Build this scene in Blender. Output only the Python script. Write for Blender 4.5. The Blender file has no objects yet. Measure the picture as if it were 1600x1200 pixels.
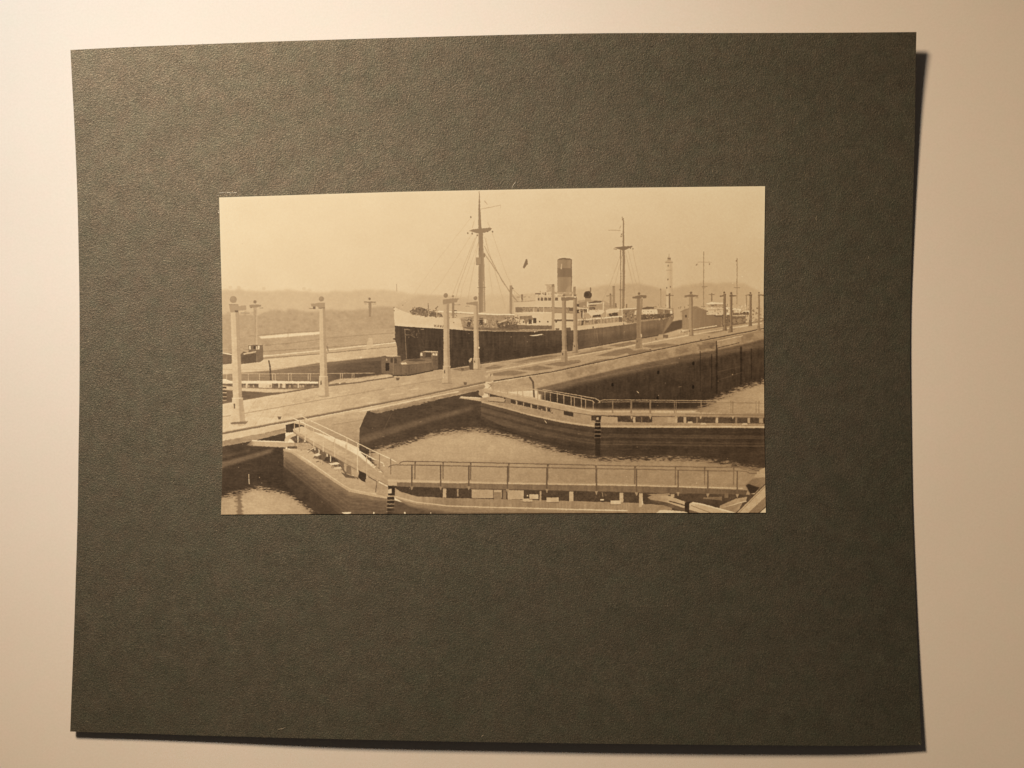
import bpy, math, random
import numpy as np

# ------------------------------------------------------------------ scale
# Lengths are measured in "photo pixels" on the table plane and turned into metres:
# the card is about 25 cm wide.
S = 0.000191            # metres per pixel on the table
D = 1900.0              # camera height above the table, in pixels
CX, CY = 800.0, 600.0   # foot of the camera axis


def W(px, py, z=0.0):
    k = (1.0 - z / D) * S
    return ((px - CX) * k, -(py - CY) * k, z * S)


scene = bpy.context.scene
col = scene.collection

# ------------------------------------------------------------------ camera
cam = bpy.data.cameras.new("camera")
cam.sensor_width = 36.0
cam.lens = 36.0 * D / 1600.0
cam.clip_start = 0.01
cam.clip_end = 20.0
cam_o = bpy.data.objects.new("camera", cam)
col.objects.link(cam_o)
cam_o.location = (0, 0, D * S)
scene.camera = cam_o

# ------------------------------------------------------------------ light
world = bpy.data.worlds.new("World")
scene.world = world
world.use_nodes = True
bg = world.node_tree.nodes["Background"]
bg.inputs[0].default_value = (1.0, 0.80, 0.62, 1)
bg.inputs[1].default_value = 0.034

LAMP = (-950.0, -1750.0, 2450.0)       # warm bulb, up and to the left of the card
AIM = (1480.0, 1680.0, 0.0)
SIZE = 64.0
COOL_FILL = (-1450.0, -2560.0, 3180.0)      # added cool spot without a seen source, whitens the upper left
AIM2 = (140.0, -130.0, 0.0)
SIZE2 = 26.5


def vec(p):
    return ((p[0] - CX) * S, -(p[1] - CY) * S, p[2] * S)


def spot(name, pos, aim, energy, color, radius, size, blend):
    from mathutils import Vector
    l = bpy.data.lights.new(name, 'SPOT')
    l.energy = energy
    l.color = color
    l.shadow_soft_size = radius
    l.spot_size = math.radians(size)
    l.spot_blend = blend
    o = bpy.data.objects.new(name, l)
    col.objects.link(o)
    o.location = vec(pos)
    d = Vector(vec(aim)) - Vector(vec(pos))
    o.rotation_euler = d.to_track_quat('-Z', 'Y').to_euler()
    return o


spot("warm_lamp", LAMP, AIM, 28.0, (1.0, 0.735, 0.472), 0.068, SIZE, 1.0)
spot("added_cool_spot", COOL_FILL, AIM2, 17.8, (0.60, 0.84, 1.0), 0.068, SIZE2, 1.0)


scene.view_settings.view_transform = 'Standard'
scene.view_settings.look = 'None'
scene.view_settings.exposure = 0.0
scene.view_settings.gamma = 1.0
scene.view_settings.use_curve_mapping = False
scene.render.film_transparent = False

# ------------------------------------------------------------------ node helpers


def material(name):
    m = bpy.data.materials.new(name)
    m.use_nodes = True
    nt = m.node_tree
    return m, nt, nt.nodes["Principled BSDF"]


def add(nt, t, **kw):
    n = nt.nodes.new(t)
    for k, v in kw.items():
        setattr(n, k, v)
    return n


def ramp(nt, src, stops):
    r = add(nt, 'ShaderNodeValToRGB')
    e = r.color_ramp.elements
    e[0].position, e[0].color = stops[0][0], stops[0][1]
    e[1].position, e[1].color = stops[-1][0], stops[-1][1]
    for p, c in stops[1:-1]:
        x = e.new(p)
        x.color = c
    nt.links.new(src, r.inputs[0])
    return r.outputs[0]


def noise(nt, co, scale, detail=2.0, rough=0.5):
    n = add(nt, 'ShaderNodeTexNoise')
    n.inputs['Scale'].default_value = scale
    n.inputs['Detail'].default_value = detail
    n.inputs['Roughness'].default_value = rough
    nt.links.new(co, n.inputs['Vector'])
    return n.outputs['Fac']


def mapping(nt, co, scale, rot=0.0):
    m = add(nt, 'ShaderNodeMapping')
    m.inputs['Scale'].default_value = scale
    m.inputs['Rotation'].default_value = (0, 0, rot)
    nt.links.new(co, m.inputs['Vector'])
    return m.outputs[0]


def math_node(nt, op, a, b):
    n = add(nt, 'ShaderNodeMath', operation=op)
    for i, v in enumerate((a, b)):
        if isinstance(v, (int, float)):
            n.inputs[i].default_value = v
        else:
            nt.links.new(v, n.inputs[i])
    return n.outputs[0]


def mix(nt, fac, a, b, mode='MIX'):
    n = add(nt, 'ShaderNodeMix', data_type='RGBA', blend_type=mode)
    for i, v in ((0, fac), (6, a), (7, b)):
        if isinstance(v, (int, float)):
            n.inputs[i].default_value = v
        elif isinstance(v, tuple):
            n.inputs[i].default_value = v
        else:
            nt.links.new(v, n.inputs[i])
    return n.outputs[2]


# ------------------------------------------------------------------ materials
# white paper under the card
m_paper, nt, b = material("white_paper")
tc = add(nt, 'ShaderNodeTexCoord').outputs['Object']
n1 = noise(nt, tc, 14.0, 3.0, 0.55)
c = ramp(nt, n1, [(0.3, (0.808, 0.772, 0.745, 1)), (0.7, (0.845, 0.812, 0.79, 1))])
c = mix(nt, 1.0, c, ramp(nt, noise(nt, tc, 170.0, 3.0, 0.6), [(0.3, (0.985, 1.0, 0.985, 1)), (0.7, (1.012, 0.99, 0.985, 1))]), 'MULTIPLY')
n2 = noise(nt, tc, 1600.0, 2.0, 0.6)
c2 = ramp(nt, n2, [(0.3, (0.955, 0.955, 0.95, 1)), (0.7, (1, 1, 1, 1))])
nt.links.new(mix(nt, 1.0, c, c2, 'MULTIPLY'), b.inputs['Base Color'])
b.inputs['Roughness'].default_value = 0.75
b.inputs['Specular IOR Level'].default_value = 0.25
bp = add(nt, 'ShaderNodeBump')
bp.inputs['Strength'].default_value = 0.12
bp.inputs['Distance'].default_value = 0.0001
nt.links.new(noise(nt, tc, 1500.0, 3.0, 0.6), bp.inputs['Height'])
nt.links.new(bp.outputs[0], b.inputs['Normal'])

# dark grey-green felt-marked card
m_card, nt, b = material("grey_green_card")
tc = add(nt, 'ShaderNodeTexCoord').outputs['Object']
wob0 = add(nt, 'ShaderNodeTexNoise')
wob0.inputs['Scale'].default_value = 60.0
nt.links.new(tc, wob0.inputs['Vector'])
tw0 = add(nt, 'ShaderNodeVectorMath', operation='MULTIPLY_ADD')
tw0.inputs[1].default_value = (0.008, 0.008, 0.0)
nt.links.new(wob0.outputs['Color'], tw0.inputs[0])
nt.links.new(tc, tw0.inputs[2])
tcw0 = tw0.outputs[0]
blot = noise(nt, tcw0, 210.0, 6.0, 0.78)
big = noise(nt, tc, 16.0, 3.0, 0.5)
grain = noise(nt, tc, 2600.0, 2.0, 0.7)
wob = add(nt, 'ShaderNodeTexNoise')
wob.inputs['Scale'].default_value = 260.0
nt.links.new(tc, wob.inputs['Vector'])
tw = add(nt, 'ShaderNodeVectorMath', operation='MULTIPLY_ADD')
tw.inputs[1].default_value = (0.0022, 0.0022, 0.0)
nt.links.new(wob.outputs['Color'], tw.inputs[0])
nt.links.new(tc, tw.inputs[2])
tcw = tw.outputs[0]
fib_a = noise(nt, mapping(nt, tcw, (3600, 1500, 900), 0.62), 1.0, 2.0, 0.6)
fib_b = noise(nt, mapping(nt, tcw, (3600, 1500, 900), 2.15), 1.0, 2.0, 0.6)
c = ramp(nt, blot, [(0.28, (0.0165, 0.0240, 0.0235, 1)), (0.5, (0.0222, 0.0298, 0.0290, 1)), (0.74, (0.0300, 0.0375, 0.0365, 1))])
c = mix(nt, 1.0, c, ramp(nt, big, [(0.3, (0.84, 0.97, 0.92, 1)), (0.7, (1.16, 1.05, 1.04, 1))]), 'MULTIPLY')
hue = noise(nt, tc, 230.0, 2.0, 0.6)
hue_c = ramp(nt, hue, [(0.28, (0.95, 1.025, 1.01, 1)), (0.5, (1.0, 1.0, 1.0, 1)), (0.72, (1.055, 0.985, 0.99, 1))])
c = mix(nt, 1.0, c, hue_c, 'MULTIPLY')
c = mix(nt, 1.0, c, ramp(nt, grain, [(0.25, (0.52, 0.52, 0.52, 1)), (0.75, (1.5, 1.5, 1.46, 1))]), 'MULTIPLY')
fl = math_node(nt, 'MAXIMUM', fib_a, fib_b)
c = mix(nt, 1.0, c, ramp(nt, fl, [(0.55, (0.95, 0.95, 0.95, 1)), (0.74, (1.25, 1.24, 1.22, 1)), (0.84, (1.8, 1.78, 1.7, 1))]), 'MULTIPLY')
nt.links.new(c, b.inputs['Base Color'])
b.inputs['Roughness'].default_value = 0.8
b.inputs['Specular IOR Level'].default_value = 0.0
h = math_node(nt, 'ADD', math_node(nt, 'ADD', math_node(nt, 'MULTIPLY', noise(nt, tc, 2200.0, 1.0, 0.5), 0.7), math_node(nt, 'MULTIPLY', noise(nt, tcw, 3300.0, 1.0, 0.5), 0.6)),
              math_node(nt, 'MULTIPLY', fl, 0.5))
bp = add(nt, 'ShaderNodeBump')
bp.inputs['Strength'].default_value = 0.40
bp.inputs['Distance'].default_value = 0.00024
nt.links.new(h, bp.inputs['Height'])
nt.links.new(bp.outputs[0], b.inputs['Normal'])
# pressed fibres give the card a broad brownish lustre
gl = add(nt, 'ShaderNodeBsdfGlossy')
gl.inputs['Roughness'].default_value = 0.56
lus = mix(nt, 1.0, (0.146, 0.119, 0.086, 1), ramp(nt, fl, [(0.45, (0.8, 0.8, 0.8, 1)), (0.8, (1.5, 1.5, 1.5, 1))]), 'MULTIPLY')
lus = mix(nt, 0.7, lus, hue_c, 'MULTIPLY')
lus = mix(nt, 1.0, lus, ramp(nt, blot, [(0.28, (0.84, 0.84, 0.84, 1)), (0.74, (1.16, 1.16, 1.16, 1))]), 'MULTIPLY')
lus = mix(nt, 1.0, lus, ramp(nt, noise(nt, tc, 5200.0, 1.0, 0.5), [(0.25, (0.62, 0.62, 0.62, 1)), (0.75, (1.38, 1.38, 1.38, 1))]), 'MULTIPLY')
nt.links.new(lus, gl.inputs['Color'])
nt.links.new(bp.outputs[0], gl.inputs['Normal'])
ad = add(nt, 'ShaderNodeAddShader')
nt.links.new(b.outputs[0], ad.inputs[0])
nt.links.new(gl.outputs[0], ad.inputs[1])
nt.links.new(ad.outputs[0], nt.nodes["Material Output"].inputs['Surface'])

m_fibre, nt, b = material("pale_fibre")
oi = add(nt, 'ShaderNodeTexCoord').outputs['Object']
nt.links.new(ramp(nt, noise(nt, oi, 900.0, 1.0), [(0.35, (0.07, 0.068, 0.052, 1)), (0.65, (0.22, 0.20, 0.155, 1))]), b.inputs['Base Color'])
b.inputs['Roughness'].default_value = 0.7

m_long, nt, b = material("long_fibre")
oi = add(nt, 'ShaderNodeTexCoord').outputs['Object']
nt.links.new(ramp(nt, noise(nt, oi, 900.0, 1.0), [(0.35, (0.26, 0.23, 0.17, 1)), (0.65, (0.42, 0.38, 0.30, 1))]), b.inputs['Base Color'])
b.inputs['Roughness'].default_value = 0.7

m_scuff, nt, b = material("scuffed_card")
oi = add(nt, 'ShaderNodeTexCoord').outputs['Object']
nt.links.new(ramp(nt, noise(nt, oi, 3000.0, 1.0), [(0.35, (0.55, 0.50, 0.40, 1)), (0.65, (0.84, 0.79, 0.68, 1))]), b.inputs['Base Color'])
b.inputs['Roughness'].default_value = 0.8

m_edge, nt, b = material("print_paper_edge")
oi = add(nt, 'ShaderNodeTexCoord').outputs['Object']
nt.links.new(ramp(nt, noise(nt, oi, 700.0, 2.0), [(0.3, (0.50, 0.42, 0.27, 1)), (0.7, (0.66, 0.57, 0.40, 1))]), b.inputs['Base Color'])
b.inputs['Roughness'].default_value = 0.7

# ------------------------------------------------------------------ the printed picture
# The tones of the old photograph, drawn shape by shape into an image that exists only in memory.
X0, Y0, X1, Y1 = 335.0, 285.0, 1205.0, 815.0
K = 3                                   # texels per photo pixel
TW, TH = int((X1 - X0) * K), int((Y1 - Y0) * K)
rng = np.random.RandomState(11)
rnd = random.Random(5)
xs = X0 + (np.arange(TW) + 0.5) / K
ys = Y0 + (np.arange(TH) + 0.5) / K


def vnoise(cx, cy, seed):
    """smooth value noise with cells of cx by cy photo pixels, range about -1..1"""
    r = np.random.RandomState(seed)
    gw, gh = int((X1 - X0) / cx) + 4, int((Y1 - Y0) / cy) + 4
    g = r.uniform(-1, 1, (gh, gw)).astype(np.float32)
    fx, fy = (xs - X0) / cx + 1, (ys - Y0) / cy + 1
    ix, iy = fx.astype(int), fy.astype(int)
    tx, ty = fx - ix, fy - iy
    tx, ty = tx * tx * (3 - 2 * tx), ty * ty * (3 - 2 * ty)
    a = g[iy][:, ix] * (1 - tx) + g[iy][:, ix + 1] * tx
    c_ = g[iy + 1][:, ix] * (1 - tx) + g[iy + 1][:, ix + 1] * tx
    return (a * (1 - ty)[:, None] + c_ * ty[:, None]).astype(np.float32)


N_fine = 0.6 * vnoise(1.3, 1.3, 1) + 0.4 * vnoise(3, 3, 2)
N_mid = 0.5 * vnoise(9, 7, 3) + 0.3 * vnoise(4, 3, 4) + 0.2 * vnoise(2, 2, 5)
N_hor = 0.6 * vnoise(9, 1.6, 6) + 0.4 * vnoise(4, 0.9, 7)
N_ver = 0.6 * vnoise(2.0, 14, 8) + 0.4 * vnoise(5, 30, 9)
N_big = 0.6 * vnoise(60, 40, 10) + 0.4 * vnoise(25, 18, 12)
NZ = dict(f=N_fine, m=N_mid, h=N_hor, v=N_ver, b=N_big)
G = np.zeros((TH, TW), np.float32)


def box(x0, y0, x1, y1, pad=2.0):
    a = max(0, int((x0 - pad - X0) * K)); b_ = min(TW, int((x1 + pad - X0) * K) + 2)
    c_ = max(0, int((y0 - pad - Y0) * K)); d_ = min(TH, int((y1 + pad - Y0) * K) + 2)
    return a, b_, c_, d_


def shade(g, sub, XX, YY):
    if callable(g):
        return g(XX, YY)
    return g


def P(pts, g, a=1.0, rag=None, n=0.0, nk='m', soft=0.0):
    """filled polygon; g is a tone or a function of x, y; rag = (ax, ay) ragged outline; n = texture amount"""
    X = [p[0] for p in pts]; Y = [p[1] for p in pts]
    pad = 2.0 + (max(rag) * 2 if rag else 0)
    a0, a1, b0, b1 = box(min(X), min(Y), max(X), max(Y), pad)
    if a1 <= a0 or b1 <= b0:
        return
    sl = (slice(b0, b1), slice(a0, a1))
    XX, YY = np.meshgrid(xs[a0:a1], ys[b0:b1])
    QX, QY = XX, YY
    if rag:
        QX = XX + N_hor[sl] * rag[0]
        QY = YY + N_hor[sl] * rag[1] + N_mid[sl] * rag[1] * 0.6
    ins = np.zeros(XX.shape, bool)
    k = len(pts)
    for i in range(k):
        xa, ya = pts[i]; xb, yb = pts[(i + 1) % k]
        if ya == yb:
            continue
        cr = (ya > QY) != (yb > QY)
        ins ^= cr & (QX < (xb - xa) * (QY - ya) / (yb - ya) + xa)
    al = ins.astype(np.float32)
    if soft:
        al = blur(al, soft * K)
    al *= a
    v = shade(g, sl, XX, YY)
    if n:
        v = v + NZ[nk][sl] * n
    G[sl] = G[sl] * (1 - al) + v * al


RIP = 0.5 * vnoise(4.5, 0.75, 51) + 0.3 * vnoise(2.2, 0.5, 52) + 0.2 * vnoise(9.0, 1.6, 53)


def rippled(pts, g, band=5.0, amp=1.0, n=3.0):
    """light water whose edge breaks up into small horizontal ripples over a band"""
    X = [p[0] for p in pts]; Y = [p[1] for p in pts]
    a0, a1, b0, b1 = box(min(X), min(Y), max(X), max(Y), band * 3)
    sl = (slice(b0, b1), slice(a0, a1))
    XX, YY = np.meshgrid(xs[a0:a1], ys[b0:b1])
    ins = np.zeros(XX.shape, bool)
    for i in range(len(pts)):
        xa, ya = pts[i]; xb, yb = pts[(i + 1) % len(pts)]
        if ya == yb:
            continue
        ins ^= ((ya > YY) != (yb > YY)) & (XX < (xb - xa) * (YY - ya) / (yb - ya) + xa)
    m = blur(ins.astype(np.float32), band * K)
    al = np.clip((m - 0.5) * 1.9 + RIP[sl] * amp * np.exp(-((m - 0.5) / 0.36) ** 2) + 0.5, 0, 1)
    al = al * al * (3 - 2 * al)
    v = shade(g, sl, XX, YY) + N_hor[sl] * n * 0.5 + RIP[sl] * n - 16 * np.clip((0.95 - m) / 0.45, 0, 1)
    G[sl] = G[sl] * (1 - al) + v * al


def R(x0, y0, x1, y1, g, **kw):
    P([(x0, y0), (x1, y0), (x1, y1), (x0, y1)], g, **kw)


def L(pts, g, w=1.0, a=1.0, soft=0.33):
    for (xa, ya), (xb, yb) in zip(pts[:-1], pts[1:]):
        a0, a1, b0, b1 = box(min(xa, xb), min(ya, yb), max(xa, xb), max(ya, yb), w + 1)
        if a1 <= a0 or b1 <= b0:
            continue
        XX, YY = np.meshgrid(xs[a0:a1], ys[b0:b1])
        dx, dy = xb - xa, yb - ya
        q = dx * dx + dy * dy + 1e-9
        t = np.clip(((XX - xa) * dx + (YY - ya) * dy) / q, 0, 1)
        d = np.hypot(XX - xa - t * dx, YY - ya - t * dy)
        al = np.clip((w / 2 - d) / soft + 0.5, 0, 1) * a * min(1.0, w / 0.5)
        v = shade(g, None, XX, YY)
        s_ = G[b0:b1, a0:a1]
        G[b0:b1, a0:a1] = s_ * (1 - al) + v * al


def C(x, y, r, g, ry=None, a=1.0):
    ry = ry or r
    P([(x + r * math.cos(i * 0.349), y + ry * math.sin(i * 0.349)) for i in range(18)], g, a=a)


def blur(a, s):
    r = int(max(1, round(s * 2.5)))
    k = np.exp(-0.5 * (np.arange(-r, r + 1) / s) ** 2); k /= k.sum()
    for ax in (0, 1):
        pad = [(0, 0), (0, 0)]; pad[ax] = (r, r)
        q = np.pad(a, pad, mode='edge')
        out = np.zeros_like(a)
        for i, w in enumerate(k):
            out += w * (q[i:i + a.shape[0]] if ax == 0 else q[:, i:i + a.shape[1]])
        a = out
    return a


def bil(tl, tr, bl, br, x0, x1, y0, y1):
    def f(XX, YY):
        u = np.clip((XX - x0) / (x1 - x0), 0, 1); v = np.clip((YY - y0) / (y1 - y0), 0, 1)
        return (tl * (1 - u) + tr * u) * (1 - v) + (bl * (1 - u) + br * u) * v
    return f


def gx(*st):
    X = [s_[0] for s_ in st]; V = [s_[1] for s_ in st]
    return lambda XX, YY: np.interp(XX, X, V)


def gy(*st):
    Y = [s_[0] for s_ in st]; V = [s_[1] for s_ in st]
    return lambda XX, YY: np.interp(YY, Y, V)


def clutter(x0, y0, x1, y1, k, tones, size=(1.0, 4.0), slope=0.0):
    for _ in range(k):
        x = rnd.uniform(x0, x1); y = rnd.uniform(y0, y1) + slope * (x - x0)
        s_ = rnd.uniform(*size); g = rnd.choice(tones)
        t = rnd.random()
        if t < 0.4:
            L([(x, y), (x + rnd.uniform(-s_, s_), y + rnd.uniform(-s_, s_) * 0.8)], g, rnd.uniform(0.5, 1.3), 0.85)
        elif t < 0.75:
            R(x, y, x + s_ * rnd.uniform(0.3, 0.8), y + s_ * rnd.uniform(0.3, 0.8), g, a=0.85)
        else:
            L([(x, y), (x, y - s_)], g, 0.8, 0.8)


# sky
R(X0, Y0, X1, Y1, bil(222, 184, 207, 166, 340, 1195, 295, 480), n=1.5, nk='b')
# far hills
hill = [(335, 455), (358, 452), (365, 454), (374, 451), (385, 455), (420, 455), (450, 453), (478, 455), (490, 457), (512, 456), (522, 455), (545, 456), (565, 453), (600, 453), (640, 459), (700, 463),
        (760, 462), (850, 460), (900, 453), (925, 449), (945, 446), (985, 443), (1005, 444), (1022, 448), (1035, 453), (1052, 451), (1064, 448), (1085, 445), (1097, 442),
        (1120, 443), (1150, 441), (1165, 444), (1180, 452), (1205, 463), (1205, 540), (335, 540)]
P(hill, gx((340, 187), (560, 184), (640, 182), (800, 180), (930, 170), (1010, 162), (1195, 160)), rag=(2.5, 1.6), n=3.0, soft=1.9)
for x, y in ((360, 449), (373, 449), (412, 451), (475, 451), (484, 453)):
    C(x, y, 3.2, 190, 2.4, a=0.55)
P([(640, 466), (665, 462), (700, 462), (735, 468), (760, 470), (760, 500), (620, 500), (622, 475)], 174, soft=2, a=0.7)
P([(797, 470), (800, 463), (840, 459), (866, 455), (870, 490), (790, 500)], 170, soft=1.5, a=0.8)
# nearer bank
bank = [(335, 492), (360, 490), (385, 491), (402, 493), (412, 489), (422, 485), (432, 484), (446, 487), (452, 483), (462, 484), (474, 486), (482, 488), (500, 486), (520, 484),
        (545, 486), (565, 484), (585, 480), (605, 479), (625, 481), (640, 520), (640, 600), (335, 600)]
P(bank, bil(170, 164, 168, 160, 345, 620, 485, 550), rag=(3, 1.8), n=5.5, soft=1.6)
for _ in range(220):
    x = rnd.uniform(350, 612); y = rnd.uniform(487, 521)
    P([(x + rr * math.cos(q * 0.7), y + rr * 0.6 * math.sin(q * 0.7)) for q in range(9) for rr in (2.6,)], rnd.choice([148, 154, 172, 176]), rag=(2, 2), soft=0.8, a=0.40)
# field with roads
P([(345, 525), (400, 527), (498, 519), (620, 512), (640, 512), (640, 560), (345, 580)], 166, n=4, nk='h', soft=1)
P([(404, 525.5), (450, 521.5), (500, 518), (500, 522), (455, 526), (408, 529)], 206, soft=0.5)
L([(390, 525), (450, 520), (500, 517)], 143, 1.0, 0.8)
L([(450, 521), (450.5, 526)], 165, 0.8)
L([(413, 540), (455, 536), (500, 530)], 143, 1.0, 0.8)
L([(510, 528.5), (560, 524), (618, 520)], 146, 1.0, 0.8)
L([(380, 545), (412, 549), (500, 543.5), (575, 538), (620, 534)], 140, 1.2, 0.75)
L([(375, 543), (400, 540)], 150, 1, 0.6)
P([(411, 556), (500, 547.5), (620, 535), (620, 541), (560, 547), (500, 553), (412, 560)], 172)
L([(411, 556.5), (500, 547.8), (620, 535)], 200, 1.6)
L([(400, 560.5), (500, 553), (560, 547), (620, 541.5)], 132, 1.1)
P([(572, 547), (575, 529), (576, 528), (582, 528), (583, 540), (584, 541)], 181, a=0.85)
L([(511, 541), (513, 549)], 130, 1.6); C(512, 538, 1, 150)
# far lock wall: light coping then dark wall
P([(335, 570), (400, 563), (500, 553.5), (560, 547.5), (621, 541.5), (621, 557), (560, 562), (500, 568), (430, 580), (335, 588)], gx((345, 192), (500, 186), (620, 172)), n=4, nk='h')
P([(335, 586), (430, 578), (500, 567), (560, 561), (622, 555), (626, 600), (335, 610)], bil(150, 108, 150, 104, 345, 600, 560, 596), n=7, nk='h', soft=0.6)
P([(500, 571), (560, 566), (621, 562), (626, 592), (500, 600)], gx((500, 114), (560, 98), (620, 88)), n=7, nk='h', soft=1.0)
L([(345, 577), (420, 577), (500, 570)], 165, 1, 0.5)
L([(420, 564), (422, 572), (423, 593)], 92, 2.4, 0.85)
C(564, 558.5, 1.3, 200); C(578, 557, 1.0, 170)
# far gate on the left: railing, walkway, leaf
R(345, 598, 500, 612, 120, n=14, nk='f')
P([(345, 603), (352, 606), (420, 609), (470, 609), (497, 603.5), (500, 608), (420, 620), (345, 632)], 112, n=8, nk='h')
P([(347, 602), (380, 606), (440, 608), (480, 607), (497, 602), (496, 606), (470, 612), (420, 613.5), (380, 611), (347, 609)], gx((347, 190), (450, 182), (497, 150)), soft=0.5)
for a0, a1 in ((384, 387), (404, 425), (435, 437), (441, 446), (465, 467)):
    R(a0, 599, a1, 606, 192)
for a0, a1 in ((377, 384), (389, 403), (428, 434), (447, 456), (469, 476), (479, 497)):
    R(a0, 599.5, a1, 603.5, 104, n=10, nk='f')
for _ in range(16):
    x = rnd.uniform(378, 496); R(x, 601.5, x + rnd.uniform(1.5, 4), 605.5, rnd.choice([165, 180, 150]), a=0.8)
P([(345, 592), (360, 595), (420, 595), (497, 596), (497, 599.5), (345, 599.5)], 205)
L([(345, 593), (352, 593), (360, 596)], 215, 1.5)
L([(345, 583.5), (420, 584), (520, 583.5), (585, 583)], 190, 0.9, 0.8)
L([(345, 588), (500, 587.5)], 165, 0.7, 0.5)
for x in (354, 388, 405.5, 426, 430, 451, 455, 481.5, 485, 532, 535, 550, 553):
    L([(x, 584), (x, 594.5)], 192, 1.0, 0.8)
for y in (604, 610, 616, 622):
    R(348, y, 354, y + 2.6, 90); R(347, y + 2.6, 354.5, y + 4, 175)
P([(515, 597), (530, 592), (560, 590), (600, 585), (620, 584), (620, 592), (560, 600), (510, 607)], 176, n=8, nk='h', soft=0.6)
for i in range(9):
    L([(513 + i * 9, 598 - i), (521 + i * 9, 594 - i)], 150, 0.8, 0.6)
L([(513, 601), (540, 598)], 110, 1.4, 0.8); C(531, 599.5, 1.6, 195)

# ------- second ship, right, far
P([(1063, 487), (1070, 483), (1085, 479), (1091, 480), (1101, 484), (1114, 488), (1128, 489), (1128, 500), (1127, 514), (1080, 521), (1066, 514), (1066, 500)], gx((1066, 132), (1076, 138), (1090, 124), (1127, 118)), n=5, nk='v', soft=0.4)
L([(1064, 487), (1085, 479), (1091, 480)], 128, 1.2); L([(1095, 487), (1114, 489)], 122, 1.2)
R(1070.3, 492, 1073.3, 496, 92)
clutter(1060, 478, 1102, 483, 14, [125, 115, 140], (1, 3))
R(1104, 480.5, 1163, 492, gx((1104, 174), (1163, 162)))
R(1109, 474, 1130, 480, 150)
P([(1103.5, 474), (1112, 472), (1130, 473.2), (1130, 475), (1104, 475.3)], 192)
R(1112, 475.5, 1116, 478.5, 120); R(1117, 475.5, 1120, 478, 125)
L([(1107, 484.3), (1135, 483.6)], 150, 1.0); L([(1145, 482.4), (1157, 483.5)], 205, 1.3)
R(1134, 480.5, 1140, 483, 190); R(1134, 484, 1136, 486, 110); R(1134, 489, 1139, 492.5, 198)
P([(1114, 492), (1140, 492), (1140, 495.5), (1118, 495.5)], 100)
R(1145, 489, 1170, 492.5, 104, n=8, nk='f')
clutter(1130, 478, 1178, 496, 60, [110, 130, 185, 195], (1, 4))
P([(1128, 494), (1136, 494), (1165, 494), (1165, 506), (1148, 509), (1128, 514)], 108, n=12, nk='f')
for x, y, r_ in ((1148, 502, 3.6), (1156, 501, 4.0), (1163, 500, 2.2)):
    C(x, y, r_, 128)
P([(1160, 487), (1168, 485), (1172, 486), (1172, 489), (1160, 489)], 192); R(1161, 487.5, 1165, 490, 88); R(1166, 487.5, 1170, 490, 92)
P([(1165, 508), (1172, 505), (1180, 500), (1195, 495), (1195, 505), (1180, 510)], 150)
for y in (493, 497, 501):
    R(1187, y, 1195, y + 1.4, 128); R(1187, y + 1.6, 1195, y + 3, 165)
clutter(1172, 480, 1192, 503, 50, [104, 118, 135, 178], (1, 4))
clutter(1104, 476, 1170, 492, 60, [96, 110, 128, 188], (0.8, 3.5))
clutter(1128, 494, 1166, 508, 40, [84, 96, 130, 150], (1, 3.5))

# ------- lock-wall promenade
top = [(335, 632), (347, 630), (380, 624), (420, 617), (498, 604), (560, 597), (620, 588), (690, 576), (750, 567.5), (765, 566), (880, 549), (970, 533), (1060, 519), (1120, 511), (1205, 499)]
bot = [(335, 680), (347, 677.5), (460, 656), (560, 637), (650, 619.5), (760, 597), (860, 581), (980, 556), (1080, 535), (1205, 511)]
P(top + bot[::-1], gx((345, 194), (420, 189), (560, 173), (700, 160), (800, 155), (900, 154), (1195, 148)), n=4, nk='h')
for x, y, l_ in ((420, 629, 10), (425, 640, 14), (530, 612, 18), (610, 616, 22), (640, 608, 14), (460, 648, 12), (585, 630, 20), (370, 668, 14)):
    P([(x, y), (x + l_, y - l_ * 0.12), (x + l_ * 0.9, y + 1.8 - l_ * 0.12), (x - 2, y + 2)], 205, a=0.5, soft=0.6)
L([(345, 651.5), (360, 649.5)], 150, 1.0); L([(382, 646), (460, 632), (560, 614.5), (690, 592.5)], 148, 1.0, 0.9)
L([(704, 590), (757, 580)], 150, 0.9, 0.8)
for q in range(15):
    jx = 380 + q * 26 + rnd.uniform(-6, 6)
    y0, y1 = float(np.interp(jx, [p[0] for p in top], [p[1] for p in top])), float(np.interp(jx, [p[0] for p in bot], [p[1] for p in bot]))
    L([(jx + 14, y0 + 2), (jx - 12, y1 - 2)], 150, 0.6, 0.35)
for q in range(40):
    jx = rnd.uniform(360, 760); y0, y1 = float(np.interp(jx, [p[0] for p in top], [p[1] for p in top])), float(np.interp(jx, [p[0] for p in bot], [p[1] for p in bot]))
    jy = rnd.uniform(y0 + 4, y1 - 4); l_ = rnd.uniform(4, 20)
    P([(jx, jy), (jx + l_, jy - l_ * 0.17), (jx + l_, jy - l_ * 0.17 + 2), (jx, jy + 2.4)], rnd.choice([150, 160, 204, 170]), rag=(4, 2), soft=0.8, a=0.4)
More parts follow.
